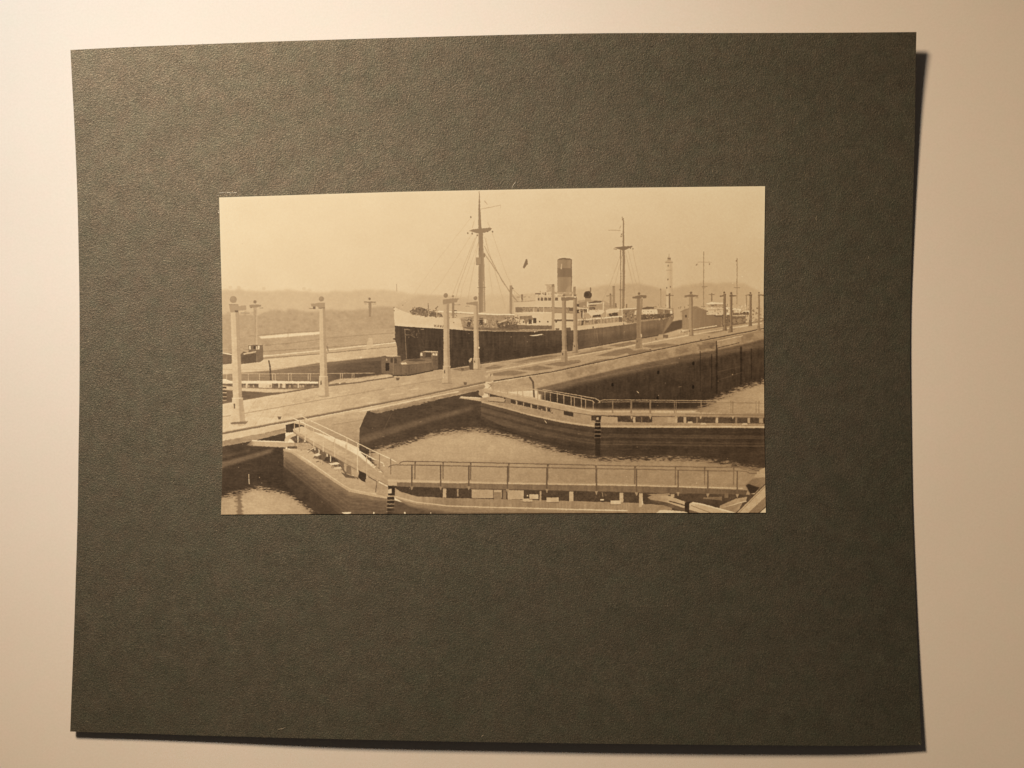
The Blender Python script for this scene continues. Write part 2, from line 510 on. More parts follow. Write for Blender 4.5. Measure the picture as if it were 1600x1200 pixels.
slabs = [[(800, 566.5), (850, 555.5), (878, 555.5), (862, 560.5), (815, 568)], [(757, 575), (772, 570), (790, 571.5), (780, 575.5), (762, 577)],
         [(770, 583), (800, 578.5), (826, 582), (800, 587), (770, 587)], [(807, 577), (840, 571), (866, 575.5), (838, 579.5)],
         [(850, 570), (882, 563.5), (906, 562.5), (908, 566), (880, 572.5)], [(930, 556.5), (958, 548), (982, 543.5), (992, 548), (963, 556.5)],
         [(897, 554), (937, 543), (964, 545), (925, 553)], [(950, 540.5), (985, 533.5), (996, 536), (975, 542)],
         [(1003, 541), (1040, 536), (1063, 539), (1020, 544)], [(978, 550), (1002, 545.5), (1022, 547.5), (985, 556)],
         [(1090, 521), (1128, 513.5), (1152, 513.5), (1112, 521)], [(900, 573), (935, 562), (958, 560), (930, 567)],
         [(704, 577), (735, 569), (752, 571), (752, 575), (722, 580)]]
for s_ in slabs:
    P(s_, gx((700, 128), (900, 126), (1000, 122), (1150, 128)), n=7, nk='h', soft=0.35, a=0.95)
L([(760, 581), (860, 563.5), (940, 549), (1000, 538), (1080, 523), (1190, 505)], 178, 1.8, 0.85)
L([(770, 573), (880, 556), (960, 541)], 160, 1.0, 0.5)
# edge rails
L([(345, 630.5), (380, 624.5), (420, 617.5), (498, 604.5), (560, 597.5), (615, 589)], 118, 2.0)
L([(690, 577), (750, 568.5), (800, 561), (880, 549.5), (970, 533.5), (1040, 522)], 82, 1.4)
L([(690, 578.5), (760, 568.5), (880, 551.3), (1000, 530.5)], 172, 1.4, 0.8)
L([(1080, 517), (1120, 511.5), (1195, 501)], 110, 1.2); L([(1045, 519), (1080, 515), (1120, 509)], 178, 1.5)
L([(345, 678), (460, 656.5), (560, 637.5), (650, 620), (757, 597.5)], 122, 2.8)
L([(345, 676), (460, 654.5), (560, 635.5), (757, 595.5)], 152, 1.0, 0.7)
L([(772, 595.5), (860, 581.5), (980, 556.5), (1080, 535.5), (1195, 513)], 88, 1.8)
P([(1030, 520), (1040, 517.5), (1062, 515), (1064, 522), (1040, 528), (1028, 527)], 160); R(1036, 523, 1044, 528, 112)
clutter(1060, 517, 1080, 524, 12, [95, 105, 180], (1, 4))
for x, y in ((436.5, 651), (621.5, 590), (727, 597), (722.5, 574.5), (903, 565), (1016, 545), (1095, 529.5), (1108, 525), (1134, 523), (1025, 528.5), (765, 584)):
    k_ = 1.0 if x < 800 else 0.55
    P([(x - 3 * k_, y), (x + 3 * k_, y), (x + 1.6 * k_, y + 4.5 * k_), (x - 1.6 * k_, y + 4.5 * k_)], 108)
    L([(x - 3 * k_, y), (x + 3 * k_, y)], 150, 1.0 * k_)

# ------- wall right: coping, stained band, dark wall, water
P([(765, 599), (860, 583), (980, 558), (1080, 537), (1205, 513), (1205, 540), (1120, 550), (980, 575), (838, 610), (800, 612), (770, 612)], gx((770, 156), (900, 148), (1000, 143), (1195, 128)), n=9, nk='m')
for a0, a1, t0 in ((885, 912, 132), (915, 935, 128), (945, 960, 130), (1012, 1046, 124), (1055, 1075, 112), (1090, 1118, 96), (1158, 1178, 110)):
    ya, yb = np.interp([a0, a1], [765, 860, 980, 1080, 1195], [599, 583, 558, 537, 513])
    P([(a0, ya + 4), (a1, yb + 4), (a1 - 2, yb + 13), (a0 + 1, ya + 13)], t0, rag=(4, 3), n=14, soft=0.7, a=0.6)
P([(838, 607), (900, 592), (980, 573), (1060, 557), (1120, 547), (1160, 538), (1205, 527), (1205, 560), (1120, 575), (1000, 590), (870, 616), (842, 616)], gx((840, 108), (1000, 100), (1195, 88)), soft=0.9, n=9, nk='h')
P([(846, 616), (900, 602), (960, 588), (1060, 568), (1100, 560), (1195, 543), (1205, 543), (1205, 600), (1205, 640), (940, 640), (846, 632)], bil(78, 66, 66, 58, 850, 1195, 560, 640), n=5, nk='v', soft=2.2)
L([(846, 609), (905, 596), (985, 579), (1060, 566)], 112, 1.2, 0.6)
rippled([(1090, 640), (1120, 622), (1145, 611), (1165, 603), (1215, 590), (1215, 680), (1070, 680)], gx((1090, 136), (1195, 150)), 6.5, 1.8, 6.0)
for x, y0, y1, w in ((1094, 549, 612, 1.2), (1112, 553, 606, 1.6), (1120, 534, 614, 3.0), (1158, 543, 600, 3.4), (1174, 545, 592, 1.6)):
    L([(x, y0), (x, y1)], 48, w, 0.7)
L([(1122, 581), (1155, 573)], 88, 0.8, 0.7); L([(1122, 594), (1158, 582)], 88, 0.8, 0.7)
P([(1120, 534), (1158, 526), (1158, 536), (1121, 544)], 138, n=8); L([(1121, 533), (1160, 524.5)], 170, 1.2); L([(1122, 543.5), (1155, 535.5)], 78, 1.2)
for x, y in ((1028.5, 582), (1083.5, 567.5), (957, 601), (1027.5, 622), (1083, 604.5)):
    C(x, y, 2.0, 44, 3.0)
L([(828, 590), (833, 597), (834.5, 620)], 82, 2.6, 0.85)

# ------- wall left: coping face, dark wall below
P([(335, 681), (460, 659), (560, 640), (757, 600), (757, 612), (575, 648), (460, 672), (445, 676), (335, 702)], gx((345, 192), (560, 176), (757, 150)), n=3, nk='h')
P([(335, 692), (400, 679), (446, 669), (446, 677), (400, 688), (335, 700)], 150, n=14, nk='m', rag=(2, 1))
P([(459, 664), (560, 643), (574, 640), (573, 649), (562, 669), (561, 700), (540, 690), (470, 668)], bil(178, 166, 150, 142, 460, 575, 645, 695), n=7, nk='h')
L([(520, 664), (572, 655)], 132, 1.0, 0.6); L([(573, 649), (562, 668)], 190, 1.4, 0.8)
# lower chamber between the two gates
dark = [(574, 642), (600, 640), (640, 632), (700, 621), (748, 610), (758, 630), (830, 655), (930, 672), (1205, 676), (1205, 745), (605, 745), (561, 705), (562, 669)]
P(dark, bil(86, 70, 78, 62, 560, 1195, 620, 720), n=6, nk='h')
P([(576, 642), (650, 627), (757, 602), (757, 607), (700, 620), (650, 633), (590, 646)], gx((575, 150), (757, 138)), rag=(3, 1.5), n=14, nk='m', a=0.9)
L([(562, 643), (650, 625), (716, 612)], 192, 2.0, 0.8)
P([(563, 682), (600, 672), (650, 656), (740, 634), (740, 640), (660, 663), (600, 682), (563, 694)], 108, soft=1.6, n=6, a=0.75)
L([(612, 646), (600, 670)], 130, 0.6, 0.5)
water = [(572, 705), (600, 699), (640, 691), (662, 681), (690, 675), (720, 672), (745, 670), (765, 675), (785, 678), (810, 686), (840, 695), (870, 703), (900, 711), (930, 716), (960, 718),
         (1000, 717), (1060, 716), (1100, 718), (1130, 723), (1160, 728), (1205, 735), (1205, 765), (610, 765), (590, 735)]
rippled(water, bil(166, 134, 158, 128, 600, 1190, 690, 750), 6.5, 1.7, 3.5)
P([(640, 700), (690, 684), (745, 680), (800, 690), (850, 704), (820, 716), (700, 716), (640, 712)], 174, soft=9, a=0.35)
P([(850, 722), (1000, 724), (1150, 738), (1195, 746), (1195, 760), (900, 756)], 122, soft=9, a=0.35)
P([(600, 722), (1180, 736), (1180, 757), (606, 750)], 146, soft=6, a=0.3)
# water bottom left and wall reflection
P([(335, 700), (400, 688), (446, 676), (446, 720), (540, 806), (335, 806)], bil(84, 70, 74, 66, 345, 500, 690, 790), n=6, nk='h')
P([(345, 722), (400, 708), (428, 700), (424, 707), (395, 716), (345, 732)], 118, soft=1.4, n=8, nk='h', a=0.85)
P([(345, 712), (390, 702), (390, 705), (345, 717)], 105, soft=1.2, a=0.6)
rippled([(335, 778), (352, 774), (372, 772), (385, 765), (402, 761), (418, 765), (440, 769), (456, 776), (470, 786), (485, 798), (500, 815), (335, 815)], gx((345, 158), (400, 170), (480, 158)), 6.0, 1.8, 6.0)
P([(368, 770), (378, 770), (379, 806), (370, 806)], 104, rag=(6, 1.5), soft=0.6, n=15, nk='h', a=0.7)
P([(388, 741), (389, 741), (390, 757), (388.6, 755)], 190)

# ------- beam and left leaf of the near gate
P([(446, 664), (458, 661), (475, 665), (475, 668), (459, 675), (447, 676)], 78, n=8)
P([(385, 696), (394, 688), (447, 690), (486, 692), (484, 700), (446, 699)], gx((388, 120), (398, 170), (484, 160)), n=4)
L([(394, 688.5), (447, 690.3), (486, 692.3)], 205, 1.6); L([(392, 697), (446, 699.5)], 110, 1.0, 0.7)
face = [(443, 702), (460, 708), (480, 724), (520, 752), (545, 768), (585, 776), (610, 780), (640, 788), (700, 797), (720, 806), (532, 806), (505, 780), (470, 752), (443, 729)]
P([(443, 728), (470, 751), (505, 779), (532, 806), (500, 806), (460, 772), (443, 752)], 78, n=6, rag=(2, 1.5), soft=0.8)
P(face, bil(140, 112, 106, 98, 445, 620, 705, 800), n=11, nk='h')
P([(444, 715), (470, 734), (520, 772), (556, 806), (540, 806), (500, 770), (444, 728)], 92, soft=2.0, n=10, nk='h', a=0.6)
L([(446, 708), (458, 711), (482, 728), (522, 756), (548, 771), (580, 777), (606, 781)], 138, 7.0, 0.55, soft=5.0)
P([(443, 722), (470, 744), (505, 772), (540, 806), (520, 806), (490, 780), (443, 742)], 82, soft=3.5, a=0.8)
for q in range(7):
    L([(444, 712 + q * 2.6), (470, 730 + q * 3.0), (510, 760 + q * 3.2), (545, 784 + q * 3.2), (600, 792 + q * 2.4)], 98 if q % 2 else 128, 1.0, 0.35, soft=1.0)
plat = [(449, 699), (470, 688), (486, 689), (500, 697), (560, 735), (606, 762), (640, 780), (600, 776), (560, 768), (545, 763), (520, 746), (480, 718), (455, 703)]
P(plat, gx((450, 178), (520, 166), (620, 158)), n=5, nk='h')
L([(444, 703), (456, 706), (480, 722), (520, 749.5), (546, 766), (570, 771), (606, 776)], 166, 4.2)
L([(446, 703), (458, 706), (482, 722), (522, 749), (548, 764.5), (570, 769), (590, 772)], 186, 1.4, 0.6)
# shadowed undersides and machinery of that leaf
P([(459, 676), (495, 699), (530, 718), (560, 735), (560, 748), (548, 744), (534, 734), (518, 727), (504, 719), (484, 704), (462, 692), (452, 683)], 104, n=22, nk='f', rag=(2, 2.5), soft=0.5)
clutter(466, 684, 500, 704, 26, [84, 96, 150, 172], (1, 4), 0.55)
clutter(496, 704, 552, 722, 40, [80, 92, 148, 176], (1, 5), 0.5)
P([(444, 688), (447, 682), (455, 678), (462, 676), (463, 680), (454, 684), (449, 691)], 180)
P([(450, 692), (483, 692), (489, 697), (489, 702), (470, 703), (452, 701)], 160, n=12, nk='f'); R(449, 697.5, 464, 701, 95, n=12, nk='f')
L([(486, 690), (491, 694), (490, 700), (480, 706)], 195, 1.0)
P([(494, 702), (512, 708), (514, 718), (500, 718), (490, 716)], 110, n=20, nk='f')
P([(488, 711), (497, 708), (502, 710), (495, 713)], 192); P([(513, 724), (526, 722), (534, 725), (518, 727)], 190); P([(520, 731), (532, 729), (536, 732), (524, 734)], 184)
P([(510, 713), (533, 716), (536, 726), (526, 722), (505, 720)], 84, n=14, nk='f')
P([(527, 718), (540, 722), (545, 735), (540, 742), (534, 732)], 108, n=22, nk='f')
P([(537, 722), (549, 726), (560, 736), (559, 746), (545, 742), (538, 735)], 158, n=6); P([(541, 728), (548, 726), (549, 742), (541, 739)], 122)
P([(533, 738), (552, 744), (556, 748), (540, 746)], 104, n=14, nk='f')
for a0, b0_, b1_ in ((465.5, 677, 691), (476, 682, 690), (492, 695, 703), (498.5, 697, 711), (516.5, 706, 721), (511, 704, 713)):
    L([(a0, b0_), (a0, b1_)], 196, 1.6)
# its sloping walkway
P([(458, 670), (472, 666), (500, 680), (560, 713), (606, 750), (607, 758), (590, 751), (560, 735), (495, 699), (459, 675)], bil(184, 160, 176, 152, 460, 606, 670, 755), n=8, nk='h')
P([(459, 673), (495, 693), (560, 727), (606, 754), (607, 758), (560, 735), (495, 699), (459, 676)], 158, a=0.75, n=5)
L([(459, 675.5), (495, 699.5), (560, 735.5), (607, 758.5)], 128, 1.3, 0.8)
P([(520, 690), (560, 712), (606, 749), (606, 753), (560, 718), (520, 696)], 158, a=0.8, soft=0.5)
L([(460, 672), (495, 694), (560, 729), (606, 754)], 150, 0.9, 0.6)
P([(561, 735), (573, 741), (572, 754), (565, 751), (560, 746)], 66, n=8)
P([(571, 749), (579, 744), (592, 752), (590, 768), (571, 758)], 156, n=7); L([(589, 752), (587, 769)], 92, 1.0); L([(576, 745), (590, 753)], 92, 1.4, 0.8)
P([(589, 753), (606, 761), (606, 777), (588, 772)], 150, n=7)
R(606.5, 759, 617, 774, 62); P([(606.5, 765), (612, 763), (612, 771), (606.5, 771)], 172)
P([(617, 760), (632, 763), (657, 771), (656, 777), (640, 778), (617, 774)], 150, n=7); L([(633, 763), (657, 771)], 84, 1.4)
for y in (776, 782, 788, 794):
    R(605, y, 616, y + 4.6, 64); R(604, y + 4.6, 617, y + 6, 150)
R(605, 799, 616, 806, 70)
# front leaf: walkway along the bottom
P([(612, 758), (760, 762), (900, 766), (1080, 770), (1180, 772), (1178, 806), (1010, 795), (900, 786), (760, 782), (660, 778), (625, 768)], 76, n=9, nk='f')
P([(620, 774), (660, 776), (700, 778), (760, 779.5), (900, 783), (1000, 786), (1040, 790), (1020, 806), (720, 806), (690, 796), (650, 788), (618, 779)], gx((620, 156), (700, 134), (800, 136), (1000, 132)), n=8, nk='v')
L([(618, 776), (650, 784.5), (700, 790.5), (760, 792.5), (860, 795), (980, 798)], 174, 1.8)
P([(620, 779), (650, 788), (700, 794), (760, 796), (860, 798), (980, 800), (980, 806), (700, 806), (640, 792)], 130, n=7, nk='h')
P([(618, 783), (650, 793), (700, 800), (735, 806), (610, 806)], 88, soft=1.5, n=8, nk='h', a=0.8)
L([(700, 801.5), (980, 801.8)], 96, 1.4, 0.7)
for a0, a1, y0, y1, t0 in ((692, 697.5, 761, 777.5, 160), (737, 784, 763, 778.5, 154), (772, 783, 764, 780, 160), (786, 791, 763, 781, 120), (792, 818.5, 764, 780.5, 158),
                           (889.5, 896, 765, 783, 162), (968, 974, 767, 785, 158), (998.5, 1004.5, 770, 792, 156), (1048, 1054, 769, 777, 150), (714, 716.5, 764, 776, 140), (843.5, 846, 767, 784, 146)):
    R(a0, y0, a1, y1, t0, n=4)
L([(771, 764), (771, 780)], 92, 1.0); L([(784.5, 763), (784.5, 780)], 92, 1.2); L([(792.5, 766), (792.5, 781)], 86, 1.2)
R(772, 769, 783, 780.5, 128, n=6)
for a0, y0, a1, y1 in ((817, 779, 832, 784.5), (827, 772.5, 841.5, 780), (854, 777.5, 873, 785), (954, 782, 970, 788.5)):
    R(a0, y0, a1, y1, 166, n=4); L([(a0, y1), (a1, y1)], 96, 1.0, 0.8)
C(824, 774.5, 1.1, 185); R(938, 780, 944, 782, 190); L([(941, 769), (942, 776)], 150, 0.8)
clutter(900, 770, 966, 782, 10, [92, 104], (1, 5))
P([(606, 748), (640, 749.5), (760, 752), (980, 755), (1170, 760), (1180, 764), (1170, 774), (1050, 771), (980, 769), (760, 764), (640, 760), (607, 758.5)], gx((606, 168), (760, 156), (1000, 142), (1170, 132)), n=3, nk='h')
P([(620, 753.5), (760, 756), (980, 759.5), (1100, 763), (1168, 766), (1165, 774), (980, 769), (760, 764), (620, 760)], gx((620, 114), (640, 120), (1000, 108), (1168, 88)), n=7, nk='v')
L([(606, 751), (760, 754.5), (980, 758), (1160, 763)], 178, 1.4, 0.7)
L([(610, 760.5), (760, 764.5), (980, 769.5), (1160, 774.5)], 80, 1.4, 0.8)
# lower-right machinery
P([(1074, 771), (1170, 773), (1168, 790), (1120, 792), (1110, 797), (1075, 788)], 74, n=7)
P([(1100, 777), (1128, 776), (1128, 782), (1098, 779)], 108, n=6); R(1132, 770, 1138, 778, 104)
P([(1125, 790), (1150, 779), (1168, 776), (1165, 784), (1140, 790), (1124, 795)], 140, n=8); L([(1118, 797), (1140, 790.5), (1166, 783)], 168, 1.3)
R(1003, 789, 1050, 797, 128, n=6); R(1006, 772, 1013, 788, 70); L([(1003.5, 780), (1003.5, 788)], 195, 0.9)
P([(1110, 797), (1135, 792), (1160, 786), (1150, 806), (1120, 806)], 128, n=10)
P([(1012, 777), (1019, 773.5), (1041, 773.5), (1079, 787), (1076, 799), (1060, 795), (1045, 789), (1016, 781)], gx((1013, 128), (1045, 152), (1078, 158)), n=6)
P([(1013, 780), (1042, 785), (1070, 794), (1070, 799), (1044, 792)], 92, n=8); L([(1046, 783), (1072, 790)], 78, 1.6)
P([(1010, 772), (1046, 771), (1048, 774), (1020, 774)], 132)
P([(1070, 785), (1078, 783.5), (1084, 785), (1078, 792), (1077, 800), (1086, 806), (1070, 799)], 58)
P([(1077, 787), (1083, 784.5), (1100, 788), (1150, 802), (1146, 806), (1096, 806), (1077, 799)], 158, n=5)
L([(1083, 785.5), (1100, 788.5), (1152, 803)], 182, 2.0); L([(1080, 790), (1115, 803)], 118, 1.0); P([(1077, 796), (1100, 804), (1092, 806), (1077, 801)], 98)
P([(1176, 748), (1195, 746), (1205, 746), (1205, 760), (1185, 766), (1166, 757)], 114, n=4)
P([(1184, 736), (1194, 731), (1205, 728), (1205, 746), (1178, 746)], 144)
P([(1165, 758), (1170, 756), (1187, 762), (1180, 770), (1172, 772)], 58, soft=0.5)
P([(1205, 746), (1205, 768), (1167, 806), (1146, 806)], 152, n=5)
L([(1205, 747), (1147, 805)], 78, 1.6); L([(1202, 754), (1152, 804)], 122, 1.2, 0.8)
P([(1205, 768), (1205, 782), (1180, 806), (1164, 806)], 112, n=6); L([(1205, 784), (1181, 806)], 72, 1.6)
P([(1205, 787), (1205, 806), (1184, 806)], 170)

# railings of the near gate
L([(470, 650), (500, 664), (540, 683), (576, 701), (606, 715), (614, 719), (619, 722)], 196, 1.3)
L([(458, 653.5), (500, 673), (540, 694), (586, 718), (598, 723.5), (600, 728)], 205, 1.4)
L([(586, 718), (600, 726)], 140, 0.8, 0.6)
for x, y0, y1, t0 in ((460, 661, 671, 170), (468, 658, 675, 160), (477, 664, 690, 185), (490, 669, 700, 180), (505, 678, 706, 186), (523, 687, 713, 178), (540.5, 695, 724, 170), (558.5, 705, 737, 186), (573, 712, 746, 166), (589.5, 719, 752, 158),
                      (476, 654, 660, 170), (484.5, 657, 664, 165), (542, 686, 702, 190), (559, 693, 706, 190), (593, 710, 732, 130), (610.5, 717, 741, 120), (578, 704, 712, 170)):
    L([(x, y0), (x, y1)], t0, 1.5)
L([(624, 724.5), (627, 722), (632, 721), (650, 721), (760, 723), (860, 725.3), (980, 728), (1100, 730), (1160, 730), (1170, 731), (1176, 734), (1186, 736)], 104, 1.4)
L([(607, 730), (610, 727.5), (616, 726.3), (640, 726.5), (760, 729), (870, 731.3), (980, 733), (1100, 735.5), (1158, 736), (1166, 737), (1172, 740), (1182, 740)], 106, 1.5)
L([(607, 727), (616, 725.6), (640, 725.6)], 180, 0.8, 0.6)
for x, y0, y1 in ((648.5, 722, 748), (692.5, 722, 748), (735.5, 723, 749), (795, 724, 752), (856, 726, 750), (931, 728, 754), (992, 729, 756), (1055.5, 730, 757), (1101, 731, 757), (1146.5, 731, 757)):
    L([(x, y0), (x - 0.3, y1)], 104, 1.8, 0.9); R(x - 1.3, y0 - 0.5, x + 1.3, y0 + 2.5, 98)
for x, y0, y1 in ((643.5, 727, 764), (688.5, 727, 764), (732.5, 728, 764), (793, 729, 768), (854.5, 731, 768), (932, 732.5, 771), (994.5, 733, 773), (1059.5, 735, 773), (1106, 736, 775), (1152, 737, 776)):
    L([(x, y0), (x, y1)], 96, 2.2)
    P([(x - 2.5, y1 - 4), (x + 2.5, y1 - 4), (x + 0.5, y1 + 2), (x - 0.5, y1 + 2)], 134)

# ------- gate at mid right
P([(717, 622), (722, 619), (760, 622), (785, 625), (784, 629), (750, 627)], 162, n=5); L([(720, 620), (760, 622.5)], 188, 1.2)
C(752, 615, 4.2, 150, 3.6); C(756, 610, 3, 156, 3)
P([(751, 629), (780, 634), (830, 648), (880, 660), (935, 668), (1205, 669), (1205, 705), (1000, 702), (930, 700), (860, 688), (790, 668), (752, 650)], gx((752, 96), (860, 80), (980, 68), (1195, 60)), n=7, nk='h')
for dy, t0 in ((5, 62), (8, 100), (11, 106), (15, 64), (19, 96), (23, 104), (28, 62), (33, 58)):
    L([(752, 630 + dy), (790, 640 + dy), (840, 654 + dy), (890, 664 + dy), (935, 671 + dy), (1195, 674 + dy)], t0, 2.4, 0.4, soft=2.0)
P([(750, 622), (775, 619), (830, 636), (880, 648), (930, 655), (1205, 657), (1205, 668), (980, 667.5), (930, 668), (880, 661), (830, 650), (790, 639), (752, 629)], gx((752, 152), (900, 142), (1195, 130)), n=7, nk='f')
L([(753, 628), (790, 637.5), (830, 648.5), (880, 659), (930, 666), (980, 666), (1195, 667)], 166, 2.0, 0.9)
P([(762, 611), (800, 620), (860, 633), (925, 646), (980, 649), (1205, 652), (1205, 662), (980, 659.5), (925, 657), (860, 644), (800, 630), (764, 622)], 76, n=12, nk='f')
P([(760, 620), (780, 620), (790, 624), (786, 630), (762, 628)], 158, n=6); L([(763, 627), (790, 629), (797, 623)], 98, 1.3)
slant = lambda x: float(np.interp(x, [762, 800, 860, 925], [611, 620, 633, 646]))
for x, w in ((764.5, 1.5), (786, 1.2), (807, 2.2), (818, 1.2), (830, 2.2), (840, 1.2), (854, 2.4)):
    L([(x, slant(x)), (x, slant(x) + 11)], 158, w)
for a0, a1, t0 in ((860, 881, 142), (896, 908, 138), (908, 924, 144), (790, 798, 132)):
    P([(a0, slant(a0) + 3), (a1, slant(a1) + 3), (a1, slant(a1) + 12), (a0, slant(a0) + 12)], t0, n=4)
P([(881, 639), (895, 642), (895, 650), (881, 647)], 64)
clutter(835, 634, 866, 640, 14, [90, 100, 172], (1, 3), 0.2)
P([(940, 650), (965, 652), (965, 661), (938, 660)], 152)
for a0, a1, t0 in ((989, 993, 156), (1019, 1043, 140), (1043, 1055, 148), (1055, 1058.5, 155), (1068, 1072.5, 152), (1118, 1122, 150), (1149, 1152, 120), (1168, 1172, 148), (1186, 1192, 136), (1002, 1003.5, 118), (1088, 1090, 124)):
    R(a0, 651.5, a1, 661, t0, n=4)
R(1059.5, 652.5, 1067.5, 660, 74)
for x, y in ((1077, 659.5), (1098, 661.5), (1163, 662)):
    P([(x - 4, y + 2), (x - 2, y - 1), (x + 4, y - 1), (x + 6, y + 2)], 160)
P([(755, 606), (775, 608), (800, 614.5), (850, 625), (900, 635.5), (926, 641.5), (980, 642.5), (1205, 646), (1205, 652.5), (980, 649.5), (925, 648.5), (890, 643), (830, 630.5), (780, 619), (757, 613)], gx((757, 162), (850, 158), (980, 148), (1195, 128)), n=4, nk='h')
L([(757, 613.5), (830, 631), (890, 643.5), (925, 649), (980, 650), (1195, 653)], 102, 1.1, 0.8)
L([(757, 607), (850, 626), (925, 642.5), (980, 643.5), (1195, 647)], 186, 1.1, 0.6)
R(1070, 646, 1195, 649, 116, a=0.5, n=6)
R(930.5, 650, 938.5, 660, 66); R(932, 652, 935.5, 656.5, 152)
for y in (661, 667, 673, 679):
    R(929.5, y, 938.5, y + 4.4, 50); R(928.5, y + 4.4, 939.5, y + 5.6, 112)
R(930, 684, 938, 712, 50, a=0.7)
L([(768, 597), (790, 600.5), (830, 607.5), (860, 613), (900, 620.5), (925, 626), (929, 629)], 162, 1.2)
L([(848, 608.5), (900, 617), (930, 622.5), (936, 626), (937.5, 629)], 158, 1.2)
for x, y0, y1 in ((770.5, 598, 610), (782, 600, 612), (793, 602, 616), (809, 604, 620), (817, 606, 622), (840, 611, 624), (851.5, 612, 626), (860, 613, 632), (871, 614, 629), (881, 618, 640), (892.5, 619, 634), (897.5, 621, 642), (908.5, 620, 637), (915, 625, 645), (927, 628, 642)):
    L([(x, y0), (x, y1)], 152, 1.3, 0.9)
L([(934.5, 629.5), (939, 626), (944, 624.5), (1000, 625), (1195, 626.8)], 148, 1.1)
L([(940, 628), (1000, 627.7), (1195, 630)], 126, 1.1)
for x, w in ((957.5, 2.0), (986.5, 2.6), (1016, 2.6), (1054, 1.2), (1056.5, 1.2), (1095.5, 1.5), (1142, 1.2), (1145, 1.8), (1181.5, 1.2), (1186, 1.6)):
    L([(x, 627), (x, 645)], 124, w, 0.9)
for x in (987, 1016, 1056, 1095, 1145):
    P([(x - 2, 650), (x + 2, 650), (x + 0.4, 655), (x - 0.4, 655)], 148)

# ------- the ship
hull = [(617.5, 509), (640, 511), (692, 514), (740, 517), (800, 518), (880, 516), (920, 514), (980, 507), (1010, 501), (1040, 497), (1052, 491), (1054, 495), (1050, 503), (1042, 516), (1036, 522),
        (970, 533), (880, 549), (760, 566), (690, 577), (640, 584), (622, 584), (620, 540), (617, 531), (614, 530), (613.5, 529), (617, 528.5)]
P(hull, gx((617, 88), (640, 80), (720, 76), (800, 78), (860, 84), (900, 92), (930, 112), (960, 106), (1000, 116), (1050, 112)), n=8, nk='v')
for q in range(26):
    hx = 630 + q * 15.5 + rnd.uniform(-3, 3)
    hy = float(np.interp(hx, [618, 740, 800, 920, 1040], [513, 519, 520, 516, 500]))
    L([(hx, hy), (hx + rnd.uniform(-1, 1), hy + rnd.uniform(10, 34))], rnd.choice([70, 98, 108, 92]), rnd.uniform(0.8, 2.2), 0.22, soft=1.2)
for dy in (9, 19, 30):
    L([(622, 510 + dy), (740, 517 + dy), (860, 516 + dy * 0.9), (980, 507 + dy * 0.7)], 104, 0.7, 0.22)
P([(860, 535), (970, 522), (1030, 512), (1036, 522), (970, 533), (860, 552)], 84, soft=3, a=0.5)
P([(775, 546), (840, 538), (880, 533), (880, 549), (770, 564)], 66, soft=4, a=0.5)
L([(800, 547), (812, 546)], 102, 0.7, 0.5); L([(718, 530), (735, 531)], 96, 0.6, 0.4)
P([(1044, 500), (1052, 493), (1052, 503), (1040, 520), (1034, 523)], 140, soft=0.8, a=0.5)
P([(1036, 522), (1050, 503), (1066, 499), (1066, 513)], 90, soft=0.6)
P([(1052, 490), (1066, 488), (1066, 500), (1053, 500)], 160, a=0.8)
L([(932, 517), (935, 535)], 140, 1.0, 0.5); L([(905, 524), (960, 518)], 120, 0.8, 0.4)
fc = [(615.5, 482), (617, 480), (628, 485.5), (640, 489.5), (644, 492.5), (660, 493.5), (692, 496), (718, 497.3), (719.5, 506), (722, 511), (726, 516), (692, 513.8), (640, 511), (617, 508.8), (615.5, 495)]
P(fc, gx((616, 193), (660, 190), (725, 182)), n=2)
L([(617, 509.3), (640, 511.4), (692, 514.4), (726, 516.3)], 66, 1.0, 0.6)
C(629.5, 477, 0.8, 140); C(615.7, 480.5, 0.8, 110); C(616, 485.5, 0.8, 110); C(709, 504, 0.9, 120)
L([(619.6, 444), (619.8, 455)], 160, 0.9)
# letters on the bow
for pts in (((678.5, 507.4), (678.8, 510.6)), ((681, 507.5), (681.2, 510.8)), ((678.7, 509), (681.2, 509.1)),
            ((683.4, 511), (684.7, 507.7), (685.8, 511)), ((683.8, 509.9), (685.5, 510)),
            ((687.4, 508), (688.1, 511.1), (688.8, 509), (689.6, 511.2), (690.2, 508.2)),
            ((691.4, 511.5), (692.5, 508.3))):
    L(list(pts), 112, 0.8)
L([(632.5, 514), (633.5, 530), (635, 560)], 150, 0.9, 0.8); L([(632, 514.5), (640, 515)], 150, 1.4, 0.8)
clutter(635, 515, 652, 527, 20, [112, 124, 96], (1, 5)); L([(634, 523), (642, 523.5), (648, 527)], 120, 1.2, 0.8); L([(653, 515), (655, 521)], 112, 0.8); L([(658, 514.5), (662, 514.4)], 170, 0.9)
L([(659, 530), (662, 538)], 98, 0.7)
# deck between forecastle and bridge
P([(719, 497), (760, 491), (805, 490), (812, 499), (880, 500), (880, 516), (740, 517), (724, 515)], 146, n=10, nk='f')
P([(640, 486), (650, 481), (657, 479.5), (668, 485), (690, 490), (692, 495.5), (660, 493.5), (644, 491.5)], 122, n=22, nk='f')
clutter(642, 480, 692, 494, 90, [92, 104, 118, 175, 165], (1, 4), 0.06)
L([(669, 474), (670, 492)], 112, 0.9); L([(669.5, 486), (669.5, 494)], 185, 0.8); L([(682.5, 487), (682.5, 495)], 185, 0.8); L([(680.5, 482), (684, 479)], 112, 1.2)
R(706, 485, 714, 490, 110); L([(710, 485), (709, 496)], 110, 1.3); clutter(700, 490, 715, 497, 8, [100, 120, 175], (1, 3))
P([(732, 497), (738, 497), (734, 511), (729, 510)], 96); R(749, 497, 755, 508, 92); R(757, 499, 760, 505, 190)
L([(718, 498), (760, 499)], 172, 0.9)
